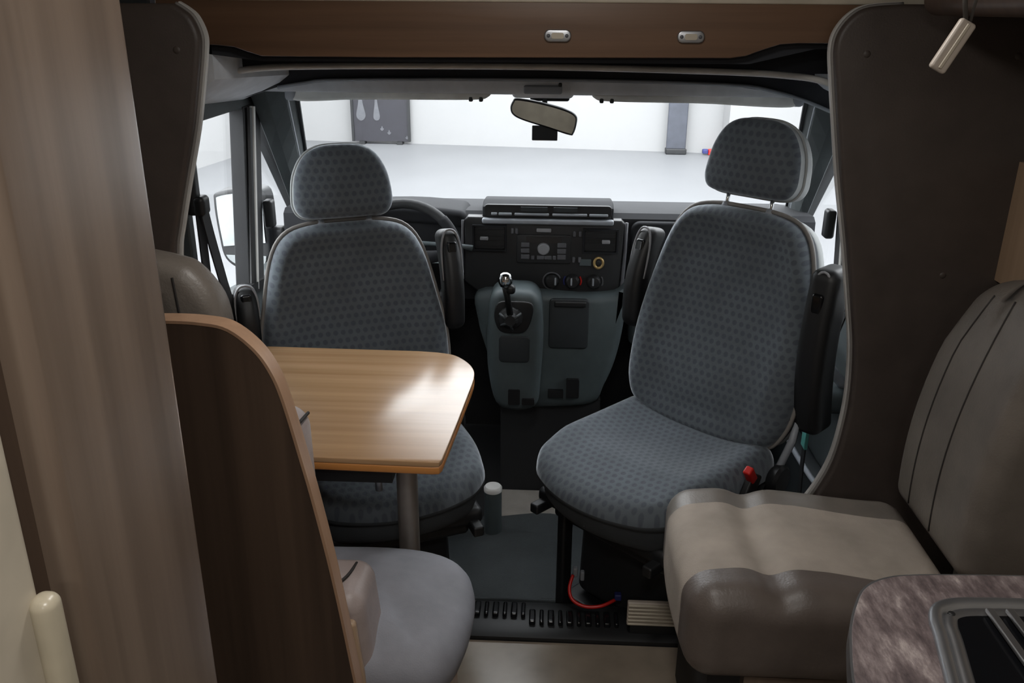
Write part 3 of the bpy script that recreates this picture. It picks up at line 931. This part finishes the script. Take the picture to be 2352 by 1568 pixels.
# =================================================================== CAB SEATS
def make_seat(label, loc, rot, backlen, hr_gap, passenger):
    s_ = thing('swivel_seat', label, 'seat', loc, R(rot), 'swivelled cab seats')
    k = dict(local=True)

    def cfn(x, y, z):
        q = (y + 0.26) / 0.52
        x2 = x * (1.0 - 0.10 * max(0, q - 0.55) ** 2 / 0.2)
        y2 = y - 0.10 * (x / 0.25) ** 2 * max(0, q - 0.35)
        top = max(0, z) / 0.085
        z2 = z + top * (0.022 * (abs(x) / 0.25) ** 3 - 0.02 * math.exp(-((y + 0.08) / 0.16) ** 2) * (1 - (x / 0.25) ** 2)) - top * 0.03 * max(0, q - 0.7) / 0.3
        if z < 0:
            x2 *= 0.93
            y2 -= 0.03 * max(0, q - 0.5)
        return (x2, y2, z2)
    cg = soft(0, 0.02, 0.415, 0.52, 0.57, 0.17, 0.065, (14, 14, 3), cfn)
    mesh('cushion', part_of(cg, lambda x, y, z: z > 0.43), 'cloth_seat', s_, True, **k)
    mesh('cushion_side', part_of(cg, lambda x, y, z: z <= 0.43), 'cloth_side_shaded', s_, True, **k)
    lean = R(13)
    BM = Matrix.Translation((0, -0.235, 0.46)) @ Matrix.Rotation(lean, 4, 'X')

    def bm_(u, v, w):
        return tuple(BM @ Vector((u, w, v)))
    L = backlen
    kx = 1.09
    half = [(0.0, L), (0.10, L - 0.004), (0.165, L - 0.03), (0.205, L - 0.10), (0.235, L - 0.24), (0.252, L * 0.42), (0.252, L * 0.24), (0.240, 0.085), (0.205, 0.03), (0.12, 0.0), (0.0, -0.006)]
    half = [(a * kx, b) for a, b in half]
    P = spline(half + [(-a, b) for a, b in half[-2:0:-1]], 4)
    ftn = lambda u, v, s: 0.036 * (abs(u) / 0.23) ** 4 - 0.014 + 0.022 * math.exp(-((v - 0.14) / 0.12) ** 2) * (1 - (u / 0.25) ** 2) if s < 1 else 0.012
    bg = pillow(P, 0.10, 0.034, bm_, front=ftn, caps=9)
    inv = BM.inverted()
    mesh('backrest', part_of(bg, lambda x, y, z: (inv @ Vector((x, y, z))).y > 0.012), 'cloth_back', s_, True, **k)
    mesh('backrest_side', part_of(bg, lambda x, y, z: (inv @ Vector((x, y, z))).y <= 0.012), 'cloth_side_shaded', s_, True, **k)
    Po = [(u * 1.012, v * 1.008) for u, v in P]
    mesh('piping', tube([bm_(u, v, 0.014) for u, v in Po], 0.0065, 8, True), 'piping', s_, True, **k)
    mesh('back_shell', pillow([(u * 1.0, v) for u, v in P], 0.05, 0.02, lambda u, v, w: bm_(u, v, w - 0.045)), 'seat_shell', s_, True, **k)
    # headrest
    hb = L + hr_gap
    hh = [(0.0, 0.208), (0.055, 0.203), (0.095, 0.178), (0.122, 0.125), (0.131, 0.062), (0.1285, 0.032), (0.116, 0.011), (0.092, 0.002), (0.05, 0.0), (0.0, 0.0)]
    hh = [(a * kx, b) for a, b in hh]
    HP = spline(hh + [(-a, b) for a, b in hh[-2:0:-1]], 4)

    def hm(u, v, w):
        return bm_(u, hb + v, w + 0.015 - 0.6 * u * u)
    dome = lambda u, v, s: 0.012 * max(0, 1 - (u / 0.11) ** 2) * max(0, 1 - ((v - 0.1) / 0.1) ** 2)
    hg = pillow(HP, 0.115, 0.028, hm, front=dome, back=dome)
    hw = lambda x, y, z: (inv @ Vector((x, y, z))).y - 0.015
    mesh('headrest', part_of(hg, lambda x, y, z: hw(x, y, z) > -0.004), 'cloth_back', s_, True, **k)
    mesh('headrest_back', part_of(hg, lambda x, y, z: hw(x, y, z) <= -0.004), 'seat_shell', s_, True, **k)
    mesh('headrest_piping', tube([hm(u * 1.012, v * 1.01, 0.0) for u, v in HP], 0.004, 8, True), 'seat_shell', s_, True, **k)
    for sx in (-1, 1):
        mesh('headrest_post', tube([bm_(sx * 0.07, L - 0.03, 0.01), bm_(sx * 0.07, hb + 0.03, 0.012)], 0.006, 10), 'chrome', s_, True, **k)
        mesh('post_collar', tube([bm_(sx * 0.07, L - 0.012, 0.01), bm_(sx * 0.07, L + 0.010, 0.01)], [0.016, 0.012], 12), 'grey_trim', s_, True, **k)
    # folded up armrests
    for sx in (-1, 1):
        z0, z1 = (0.24, 0.55) if not (passenger and sx < 0) else (0.10, 0.56)
        if not passenger and sx > 0:
            z0, z1 = 0.24, 0.44

        def am(x, y, z, sx=sx, z0=z0, z1=z1):
            return (x, y + 0.03 * math.sin((z / (z1 - z0) + 0.5) * PI), z)
        big = passenger and sx < 0
        ag = soft(0, 0, 0, 0.078 if big else 0.062, 0.10 if big else 0.085, z1 - z0, 0.026, (4, 4, 10), am)
        m4 = BM @ Matrix.Translation((sx * 0.305, 0.0, (z0 + z1) / 2))
        if big:
            m4 = m4 @ Matrix.Rotation(R(-14), 4, 'X')
        ar = mesh('armrest', xf(ag, m4), 'black', s_, True, **k)
        WM[ar.name] = WM[s_.name]
        sg = soft(0, 0, 0, 0.032, 0.02, (z1 - z0) * 0.35, 0.008)
        mesh('armrest_slot', xf(sg, m4 @ Matrix.Translation((0, 0.052 if not big else 0.06, (z1 - z0) * 0.20))), 'black_gloss', ar, True, **k)
        rim = [(-0.03, 0.0), (-0.03, (z1 - z0) * 0.30), (-0.015, (z1 - z0) * 0.47), (0.015, (z1 - z0) * 0.47), (0.03, (z1 - z0) * 0.30), (0.03, 0.0)]
        mesh('armrest_trim', tube([tuple(m4 @ Vector((a, 0.046, b))) for a, b in spline(rim, 4, False)], 0.0035, 6), 'button_grey', ar, True, **k)
        mesh('armrest_hinge', xf(cyl((0, 0, 0), 0.03, 0.03, 0.06, 'x', 16, 0.005), BM @ Matrix.Translation((sx * 0.25 - 0.03, -0.01, z0 + 0.03))), 'black', s_, True, **k)
    # base
    mesh('seat_pan', soft(0, -0.02, 0.325, 0.46, 0.46, 0.05, 0.02), 'black', s_, True, angle=40, **k)
    mesh('swivel_plate', soft(0, -0.03, 0.275, 0.40, 0.40, 0.05, 0.015), 'black', s_, True, angle=40, **k)
    mesh('pedestal', soft(0, -0.06, 0.12, 0.34, 0.30, 0.30, 0.03, fn=lambda x, y, z: (x * (1 - 0.25 * z), y, z)), 'black_soft', s_, True, angle=40, **k)
    mesh('base_plate', soft(0, -0.06, -0.07, 0.40, 0.36, 0.06, 0.01), 'black', s_, True, angle=40, **k)
    for sx in (-1, 1):
        mesh('slide_rail', soft(sx * 0.2, 0.0, 0.305, 0.03, 0.50, 0.03, 0.006), 'black', s_, True, angle=40, **k)
    mesh('support_strut', soft(0.15, 0.17, 0.10, 0.03, 0.04, 0.40, 0.008), 'black', s_, True, angle=40, **k)
    sx = -1
    mesh('recline_knob', xf(cyl((0, 0, 0), 0.045, 0.04, 0.035, 'x', 20, 0.008), Matrix.Translation((sx * 0.27 - 0.03, -0.20, 0.43))), 'black', s_, True, angle=40, **k)
    mesh('recline_lever', tube([(sx * 0.275, -0.20, 0.44), (sx * 0.285, -0.25, 0.53), (sx * 0.285, -0.265, 0.58)], [0.010, 0.011, 0.008], 8), 'grey_trim', s_, True, **k)
    if passenger:
        bk = mesh('belt_buckle', soft(sx * 0.278, -0.07, 0.46, 0.022, 0.05, 0.07, 0.006, rot=Matrix.Rotation(R(30), 3, 'X')), 'black', s_, True, angle=40, **k)
        mesh('buckle_button', soft(sx * 0.282, -0.055, 0.50, 0.022, 0.024, 0.05, 0.005, rot=Matrix.Rotation(R(-35), 3, 'X')), 'red', bk, True, **k)
    return s_


make_seat('grey cloth swivel seat behind the wooden table', (-0.46, 2.155, -0.012), 204, 0.595, 0.012, False)
make_seat('grey cloth swivel seat beside the side bench, turned diagonally', (0.285, 2.155, 0.0), 136, 0.655, 0.035, True)

# floor mat and clutter between the seats
t = thing('floor_mat', 'dark grey carpet mat on the cab floor between the seats', 'mat', (-0.08, 2.45, -0.1))
mesh('mat', soft(-0.10, 2.44, -0.088, 0.62, 0.48, 0.02, 0.009, (10, 10, 2), fn=lambda x, y, z: (x, y + 0.012 * math.sin(18 * x), z + 0.008 * math.sin(7 * x + 3 * y) + 0.006)), 'carpet', t, True)
mesh('mat_binding', tube([(-0.40, 2.202, -0.075), (-0.25, 2.198, -0.073), (-0.1, 2.202, -0.071), (0.05, 2.200, -0.073), (0.2, 2.205, -0.075)], 0.008, 8), 'carpet', t, True)
t = tag(mesh('carpet_piece', soft(-0.07, 2.775, -0.087, 0.24, 0.18, 0.026, 0.012), 'carpet_light', None, True), 'pale carpet patch on the cab floor below the gear console', 'carpet')
t = thing('grey_canister', 'white topped grey canister on the floor beside the driver seat', 'canister', (-0.178, 2.58, -0.1))
mesh('body', lathe((-0.178, 2.58, -0.1), [(0.026, 0), (0.03, 0.01), (0.03, 0.175), (0.027, 0.185)], 'z', 24), 'console', t, True, angle=40)
mesh('lid', lathe((-0.178, 2.58, 0.085), [(0.031, 0), (0.031, 0.012), (0.026, 0.018)], 'z', 24), 'white', t, True, angle=40)

# step sill between cab and living area
t = thing('step_sill', 'black ribbed step sill between living floor and cab', 'sill', (0.05, 2.03, -0.1))
mesh('sill_body', prism([(1.932, -0.1), (1.932, 0.012), (1.95, 0.020), (2.06, 0.020), (2.10, 0.0), (2.125, -0.1)], -0.40, 0.62, YZ(0), 0.004), 'black', t, True, angle=30)
for k in range(17):
    x = -0.21 + 0.026 * k
    dy = 0.0 if k < 7 else -0.028
    mesh('sill_rib', soft(x, 2.03 + dy, 0.026, 0.018 if k % 2 else 0.012, 0.055, 0.016, 0.005), 'black_gloss', t, True, angle=40)
t = thing('heater_grille', 'pale ribbed heater grille beside the side bench base', 'grille', (0.31, 2.04, 0.0))
mesh('plate', soft(0.305, 1.962, 0.085, 0.15, 0.016, 0.075, 0.004), 'tag', t, True, angle=40)
for k in range(6):
    mesh('grille_bar', soft(0.305, 1.952, 0.056 + 0.0118 * k, 0.146, 0.008, 0.006, 0.002), 'cream', t, True, angle=40)
mesh('mounting_foot', box(0.24, 0.37, 1.956, 1.975, 0.018, 0.05), 'black', t)
t = thing('cable_loop', 'red cable loop with connectors hanging under the passenger seat', 'cable', (0.14, 2.05, 0.02))
mesh('wire', tube(spline([(0.085, 2.10, 0.10), (0.075, 2.07, 0.075), (0.085, 2.045, 0.055), (0.12, 2.03, 0.046), (0.165, 2.03, 0.05), (0.205, 2.05, 0.058)], 5, False), 0.005, 8), 'red', t, True)
mesh('connector', soft(0.092, 2.11, 0.105, 0.014, 0.016, 0.03, 0.004), 'grey_trim', t, True)
mesh('connector', soft(0.112, 2.10, 0.100, 0.012, 0.016, 0.03, 0.004), 'grey_trim', t, True)
mesh('connector', soft(0.212, 2.055, 0.066, 0.02, 0.02, 0.02, 0.004), 'blue', t, True)

# =================================================================== OVERHEAD BAND AND UPHOLSTERED PANELS
t = thing('overhead_locker', 'brown wooden overhead locker front spanning the cab opening', 'locker', (-0.1, 2.12, 1.52))
P = [(-0.93, 1.646), (-0.93, 1.532), (-0.80, 1.532), (-0.755, 1.528), (-0.725, 1.518), (-0.69, 1.508), (-0.4, 1.508), (0.40, 1.514), (0.435, 1.519), (0.47, 1.532), (0.51, 1.545), (0.55, 1.548), (0.93, 1.548), (0.93, 1.646)]
mesh('wood_front', prism(P, 0, 0.02, XZ(2.12), 0.003), 'walnut_band', t, True, angle=30)
mesh('edge_rail', soft(-0.0, 2.122, 1.640, 2.1, 0.012, 0.020, 0.004), 'cream', t, True, angle=40)
mesh('upper_wall', box(-1.12, 1.12, 2.118, 2.15, 1.647, 2.0), 'walnut_band', t)
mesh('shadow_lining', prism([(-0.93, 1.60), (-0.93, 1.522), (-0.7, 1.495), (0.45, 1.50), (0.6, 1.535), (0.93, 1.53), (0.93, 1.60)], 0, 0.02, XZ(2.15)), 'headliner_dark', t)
for xc in (0.003, 0.306):
    pl = mesh('oval_plate', prism(rrect(xc - 0.031, xc + 0.031, 1.546, 1.573, 0.0125, 6), -0.008, 0.0, XZ(2.12), 0.003), 'steel', t, True, angle=40)
    mesh('recess', prism(rrect(xc - 0.014, xc + 0.014, 1.553, 1.566, 0.004), -0.010, -0.007, XZ(2.12)), 'cream', pl)
    for sx in (-1, 1):
        mesh('screw', lathe((xc + sx * 0.021, 2.113, 1.5595), [(0.0045, 0), (0.004, 0.002), (0.001, 0.0025)], 'y', 10), 'button_dim', pl, True)


def trim_panel(label, pts, y, ext, buttons):
    t = thing('upholstered_panel', label, 'panel', (pts[3][0], y, 0.0), group='brown upholstered pillar panels')
    edge = spline(pts, 4, False)
    P = edge + ext
    mesh('pad', prism(P, 0, 0.036, XZ(y), 0.010), 'brown_vinyl', t, True, angle=40)
    mesh('piping', tube([(u, y + 0.024, v) for u, v in edge], 0.0045, 8), 'piping', t, True)
    mesh('edge_lining', strip([(u, y + 0.042, v) for u, v in edge], 0.012, 0.010, (0, 1, 0)), 'rail', t)
    for bx, bz in buttons:
        mesh('button', lathe((bx, y + 0.004, bz), [(0.010, 0), (0.008, 0.004), (0.003, 0.0055)], 'y', 16), 'brown_vinyl', t, True)
    return t


trim_panel('brown upholstered pillar panel behind the side bench',
           [(0.754, 1.632), (0.681, 1.626), (0.646, 1.609), (0.622, 1.577), (0.615, 1.541), (0.623, 1.486), (0.647, 1.362), (0.671, 1.243), (0.705, 1.098), (0.737, 0.946), (0.759, 0.832), (0.770, 0.713), (0.768, 0.615), (0.755, 0.512), (0.725, 0.425), (0.69, 0.36)],
           2.05, [(0.69, -0.05), (1.12, -0.05), (1.12, 1.632)], [(0.684, 1.529), (0.938, 1.028), (1.010, 1.528)])
trim_panel('brown upholstered pillar panel behind the dinette headrest',
           [(-0.80, 1.622), (-0.780, 1.610), (-0.764, 1.595), (-0.752, 1.565), (-0.752, 1.535), (-0.768, 1.455), (-0.789, 1.364), (-0.823, 1.249), (-0.851, 1.150), (-0.868, 1.076), (-0.88, 0.9), (-0.88, 0.5)],
           1.9, [(-0.88, -0.0), (-1.12, -0.0), (-1.12, 1.622)], [(-0.80, 1.53)])

# =================================================================== LEFT WARDROBE
t = thing('wardrobe', 'tall grey brown wooden wardrobe side beside the dinette', 'wardrobe', (-0.7, 0.7, 0))
mesh('side_panel', soft(-0.425, 0.727, 1.0, 0.05, 0.242, 1.998, 0.014, (2, 6, 10)), 'walnut', t, True, angle=40)
mesh('back_panel', box(-1.119, -0.45, 0.80, 0.846, 0.001, 1.999), 'walnut_dark', t)
mesh('shadow_strip', box(-0.46, -0.425, 0.573, 0.606, 0.001, 1.999), 'walnut_dark', t)
dr = mesh('door', soft(-0.425, 0.45, 1.0, 0.04, 0.235, 1.99, 0.012, (2, 6, 10)), 'cream', t, True, angle=40)
hp_ = spline([(-0.395, 0.556, 0.70), (-0.392, 0.556, 0.9), (-0.392, 0.5565, 1.10), (-0.392, 0.557, 1.165)], 4, False)
mesh('door_handle', soft(-0.398, 0.557, 0.96, 0.022, 0.024, 0.44, 0.010), 'cream_gloss', dr, True)
mesh('door', soft(-0.425, 0.24, 1.0, 0.04, 0.17, 1.99, 0.012, (2, 6, 10)), 'walnut', t, True, angle=40)
mesh('body', box(-1.119, -0.45, 0.16, 0.80, 0.001, 1.999), 'walnut_dark', t)

# =================================================================== DINETTE
t = thing('divider_panel', 'dark wooden divider panel with curved top behind the dinette bench', 'panel', (-0.7, 1.26, 0))
edge = spline([(-0.70, 1.153), (-0.60, 1.157), (-0.543, 1.155), (-0.502, 1.146), (-0.464, 1.114), (-0.440, 1.074), (-0.424, 1.021), (-0.404, 0.919), (-0.389, 0.836), (-0.368, 0.698), (-0.348, 0.530), (-0.325, 0.30), (-0.31, 0.0)], 5, False)
mesh('wood_face', prism(edge + [(-1.118, 0.0), (-1.118, 1.153)], 0, 0.032, XZ(1.25), 0.0), 'walnut_dark', t)
mesh('edge_band', strip([(u + 0.0015, 1.266, v + 0.0015) for u, v in edge], 0.036, 0.005, (0, 1, 0)), 'walnut_edge', t, True, angle=40)

t = thing('dinette_bench', 'grey upholstered dinette bench with headrest facing the table', 'bench', (-0.6, 1.5, 0))
mesh('bench_base', box(-1.118, -0.20, 1.285, 1.66, 0.001, 0.335), 'maple', t)
mesh('base_trim', soft(-0.185, 1.36, 0.17, 0.016, 0.016, 0.335, 0.005), 'cream', t, True)
P = spline([(-1.10, 1.69), (-0.6, 1.70), (-0.36, 1.705), (-0.25, 1.69), (-0.18, 1.645), (-0.150, 1.58), (-0.146, 1.50), (-0.155, 1.42), (-0.18, 1.34), (-0.25, 1.30), (-0.5, 1.29), (-1.10, 1.29), (-1.115, 1.4), (-1.115, 1.6)], 4)


def cw(u, v, s):
    return 0.018 * (1 - s ** 4) + 0.004 * math.sin(38 * u + 21 * v) * math.sin(17 * v) * s - 0.008 * math.exp(-((u + 0.27 + (v - 1.4) * 0.55) / 0.012) ** 2) * (1 if v < 1.5 else 0)


P = [(max(u, -1.112), v) for u, v in P]
mesh('seat_cushion', pillow(P, 0.125, 0.055, XY(0.408), front=cw, caps=14), 'suede_grey', t, True)
mesh('backrest', soft(-0.76, 1.36, 0.70, 0.68, 0.115, 0.52, 0.04, (8, 3, 6), fn=lambda x, y, z: (x, y + 0.02 * (1 - (x / 0.35) ** 2) - 0.05 * z, z)), 'leather_mauve', t, True)
mesh('backrest_seam', tube([(-0.430, 1.30, 0.95), (-0.424, 1.33, 0.952), (-0.424, 1.38, 0.945)], 0.003, 6), 'seam', t)
bo = mesh('side_bolster', soft(-0.368, 1.375, 0.465, 0.13, 0.15, 0.28, 0.035, (4, 4, 6), fn=lambda x, y, z: (x - 0.10 * (z - 0.14) * 0.9 - 0.03, y, z)), 'leather_mauve', t, True)
mesh('bolster_seam', tube(spline([(-0.415, 1.31, 0.607), (-0.392, 1.33, 0.611), (-0.372, 1.37, 0.609), (-0.365, 1.42, 0.603)], 4, False), 0.003, 6), 'seam', bo)
mesh('bolster_support', soft(-0.362, 1.295, 0.345, 0.06, 0.02, 0.44, 0.008, fn=lambda x, y, z: (x - 0.09 * (z - 0.1), y, z)), 'maple', t, True, angle=40)
hh = [(-0.70, 1.236), (-0.622, 1.223), (-0.594, 1.210), (-0.568, 1.178), (-0.553, 1.144), (-0.548, 1.09), (-0.552, 1.0), (-0.60, 0.965), (-0.70, 0.96), (-0.80, 0.965), (-0.848, 1.0), (-0.852, 1.09), (-0.847, 1.144), (-0.832, 1.178), (-0.806, 1.210), (-0.778, 1.223)]
hd = mesh('headrest', pillow(spline(hh, 3), 0.085, 0.03, XZ(1.385), front=lambda u, v, s: 0.015 * (1 - s * s), back=lambda u, v, s: 0.012 * (1 - s * s)), 'leather', t, True)
mesh('headrest_seam', tube(spline([(-0.615, 1.331, 1.205), (-0.61, 1.330, 1.12), (-0.612, 1.331, 1.0)], 4, False), 0.0025, 6), 'seam', hd)

# =================================================================== TABLE
t = thing('dining_table', 'light oak dinette table on a single metal leg', 'table', (-0.5, 1.9, 0))
P = [(-0.865, 1.61), (-0.477, 1.607), (-0.240, 1.600), (-0.224, 1.602), (-0.219, 1.615), (-0.205, 1.80), (-0.192, 2.00)] + \
    spline([(-0.190, 2.04), (-0.194, 2.095), (-0.215, 2.15), (-0.255, 2.20), (-0.30, 2.218), (-0.36, 2.226)], 5, False) + [(-0.803, 2.234), (-0.865, 2.236)]
mesh('tabletop', prism(P, 0.012, 0.0, XY(0.718), 0.002), 'oak', t, True, angle=30)
mesh('edge_band', prism(P, 0.018, 0.0, XY(0.700), 0.003), 'oak_edge', t, True, angle=30)
mesh('support_frame', box(-0.85, -0.33, 1.63, 1.70, 0.66, 0.699), 'black', t)
mesh('leg_socket', lathe((-0.32, 1.752, 0.655), [(0.034, 0), (0.036, 0.02), (0.06, 0.036), (0.06, 0.044)], 'z', 24), 'black', t, True, angle=40)
mesh('bracket_pin', tube([(-0.375, 1.70, 0.655), (-0.375, 1.70, 0.60)], 0.008, 8), 'steel', t, True)
mesh('leg', lathe((-0.32, 1.752, 0.02), [(0.0245, 0), (0.0245, 0.64)], 'z', 28), 'leg_metal', t, True, angle=40)
mesh('foot_flange', lathe((-0.32, 1.752, 0.001), [(0.075, 0), (0.07, 0.012), (0.03, 0.022)], 'z', 28), 'leg_metal', t, True, angle=40)

# =================================================================== SIDE BENCH (right)
t = thing('side_bench', 'beige and brown side bench seat facing the aisle by the kitchen counter', 'bench', (0.6, 1.68, 0))
mesh('bench_base', box(0.43, 1.05, 1.49, 1.88, -0.059, 0.30), 'walnut', t)
mesh('kick_recess', box(0.36, 0.43, 1.52, 1.88, -0.05, 0.30), 'black_soft', t)


def sbf(x, y, z):
    dip = math.exp(-((x + 0.10) / 0.035) ** 2)
    y2 = y + 0.014 * math.cos(x * 9 + 0.9) * max(0, 1 - (y / 0.235) ** 2)
    top = max(0, z) / 0.11
    z2 = z + top * (0.012 * math.cos(x * 9 + 0.9) - 0.020 * dip)
    x2 = x - (0.018 * (1 - (y / 0.235) ** 2) if x < 0 else 0)
    return (x2, y2, z2)


sg = soft(0.585, 1.683, 0.412, 0.56, 0.465, 0.215, 0.055, (44, 44, 8), sbf)


def band(x, y, z):
    yy = y - 1.683 - 0.014 * 0.66 * math.cos((x - 0.585) * 9 + 0.9)
    if yy < -0.1372:
        return 0
    return 2 if yy > 0.1211 else 1


mesh('seat_cushion', part_of(sg, lambda x, y, z: band(x, y, z) == 1), 'suede', t, True)
mesh('front_band', part_of(sg, lambda x, y, z: band(x, y, z) == 0), 'leather_front', t, True)
mesh('rear_band', part_of(sg, lambda x, y, z: band(x, y, z) == 2), 'leather', t, True)


def sbb(x, y, z):
    q = (z + 0.32) / 0.64
    q = min(1.0, max(0.0, q))
    x2 = x + (0.09 * q ** 1.6 - 0.022 * math.sin(PI * q)) * (1 - 0.5 * (x + 0.085) / 0.17)
    y2 = y - 0.05 * max(0, q - 0.72) / 0.28 * (1 if y > 0 else 0)
    z2 = z - (0.16 * ((y - 0.05) / 0.22) ** 2 * (q if y > 0.05 else 0)) * 0.6 + 0.02 * q * (-y / 0.2)
    return (x2, y2, z2)


bgm = soft(0.95, 1.745, 0.80, 0.17, 0.40, 0.62, 0.05, (4, 10, 14), sbb)
bk = mesh('backrest', bgm, 'leather', t, True)


def seam_at(y0):
    out = []
    for k in range(15):
        z = -0.27 + 0.54 * k / 14
        x = -0.085
        p = sbb(x, y0, z)
        out.append((p[0] + 0.95 - 0.0005, p[1] + 1.745, p[2] + 0.80))
    return out


for y0 in (0.09, -0.03):
    mesh('backrest_seam', tube(seam_at(y0), 0.0022, 6), 'seam', bk, True)

KB = 0.964
t.location = (0.6 * KB, 1.68 * KB, 1.62 - 1.62 * KB)
t.scale = (KB, KB, KB)

# wall trim at the far right
t = thing('wall_cabinet', 'light wooden window surround beside the side bench backrest', 'cabinet', (1.08, 1.5, 0.4))
mesh('side_post', soft(1.085, 1.40, 1.2, 0.06, 0.06, 0.7, 0.008), 'maple', t, True, angle=40)
mesh('lower_board', box(1.06, 1.118, 1.42, 2.05, 0.301, 0.62), 'walnut_edge', t)
mesh('upper_board', box(1.06, 1.118, 1.42, 2.05, 1.02, 1.30), 'maple', t)
t = thing('overhead_cupboard', 'dark underside of the overhead cupboard above the side bench', 'cupboard', (0.9, 1.6, 1.6))
mesh('body', soft(0.93, 1.50, 1.80, 0.38, 0.90, 0.38, 0.03), 'walnut_dark', t, True, angle=40)
mesh('corner_moulding', soft(0.765, 1.2, 1.66, 0.05, 0.2, 0.08, 0.025), 'cream', t, True)

t = thing('pull_tag', 'pale plastic pull tag hanging on a cord from the overhead cupboard', 'tag', (0.47, 1.1, 1.55))
M_ = Matrix.Translation((0.4635, 1.10, 1.581)) @ Matrix.Rotation(R(27), 4, 'Y')
mesh('handle', xf(join(soft(0, 0, 0, 0.021, 0.010, 0.062, 0.004)), M_), 'tag', t, True, angle=40)
mesh('ridge', xf(soft(0, -0.006, 0, 0.004, 0.003, 0.055, 0.001), M_), 'cream', t, True)
mesh('cord', tube([(0.474, 1.10, 1.608), (0.468, 1.10, 1.635), (0.47, 1.10, 1.70), (0.52, 1.12, 1.85), (0.62, 1.15, 1.99)], 0.003, 6), 'cord', t, True)
mesh('cord', tube([(0.479, 1.10, 1.607), (0.482, 1.10, 1.64), (0.49, 1.10, 1.70), (0.535, 1.12, 1.85), (0.63, 1.15, 1.99)], 0.002, 6), 'cord', t, True)

# =================================================================== KITCHEN COUNTER AND HOB
t = thing('kitchen_counter', 'kitchen counter with brown stone patterned worktop and curved corner', 'counter', (0.7, 0.6, 0))
ce = spline([(0.60, 1.000), (0.50, 0.995), (0.452, 0.985), (0.418, 0.962), (0.395, 0.925), (0.377, 0.885), (0.366, 0.85), (0.355, 0.81), (0.348, 0.77), (0.338, 0.65), (0.335, 0.5), (0.34, 0.2)], 4, False)
P = [(1.118, 1.003), (0.8, 1.003)] + ce + [(0.34, -0.4), (1.118, -0.4)]
mesh('worktop', prism(P, 0.028, 0.0, XY(0.892), 0.002), 'stone', t, True, angle=30)
mesh('edge_strip', strip([(u - 0.001, v + 0.0005, 0.906) for u, v in [(1.1, 1.0045), (0.8, 1.0045)] + ce + [(0.34, -0.4)]], 0.026, 0.003, (0, 0, 1)), 'steel', t)
Pc = [(u + 0.015 if u < 1.1 else u, v - 0.015 if v > 0 else v) for u, v in P]
mesh('cabinet_body', prism(Pc, 0.89, 0.0, XY(0.001)), 'walnut', t)
mesh('front_trim', tube([(0.358, 0.80, 0.885), (0.358, 0.80, 0.02)], 0.007, 8), 'console_dark', t, True)

t = thing('hob', 'stainless hob with black glass sunk in the worktop', 'hob', (0.7, 0.7, 0.92))
Po = spline([(0.62, 0.946), (0.56, 0.945), (0.515, 0.941), (0.487, 0.926), (0.474, 0.900), (0.468, 0.87), (0.450, 0.793), (0.425, 0.68), (0.415, 0.60), (0.425, 0.56), (0.46, 0.54), (0.6, 0.535), (0.9, 0.535), (0.935, 0.55), (0.945, 0.6), (0.945, 0.88), (0.935, 0.93), (0.90, 0.945)], 4)
Po = ccw(Po)


def ring(P, offs):
    N = len(P)
    V, F = [], []
    for o_, z in offs:
        V += [(u, v, z) for u, v in inset(P, o_)]
    M = len(offs)
    for k in range(M - 1):
        for i in range(N):
            j = (i + 1) % N
            F.append((k * N + i, k * N + j, (k + 1) * N + j, (k + 1) * N + i))
    return V, F


mesh('frame', ring(Po, [(0, 0.9202), (0.001, 0.925), (0.005, 0.9275), (0.012, 0.9275), (0.016, 0.924), (0.0175, 0.921), (0.0185, 0.9205)]), 'steel', t, True)
mesh('inner_tray', ring(Po, [(0.0185, 0.9206), (0.021, 0.9235), (0.028, 0.9235), (0.031, 0.921), (0.033, 0.9206)]), 'steel_brushed', t, True)
mesh('hob_glass', prism(inset(Po, 0.033), 0.0, 0.0012, XY(0.9203)), 'black_gloss', t)
for k in range(9):
    x = 0.552 + 0.0245 * k
    mesh('grate_bar', soft(x, 0.745, 0.9285, 0.0105, 0.34, 0.006, 0.002), 'steel_brushed', t, True, angle=40)
mesh('grate_rail', soft(0.65, 0.60, 0.9245, 0.25, 0.012, 0.004, 0.0015), 'steel_brushed', t, True, angle=40)
mesh('screw', lathe((0.506, 0.911, 0.9225), [(0.005, 0), (0.004, 0.002), (0.001, 0.0025)], 'z', 12), 'black', t, True)
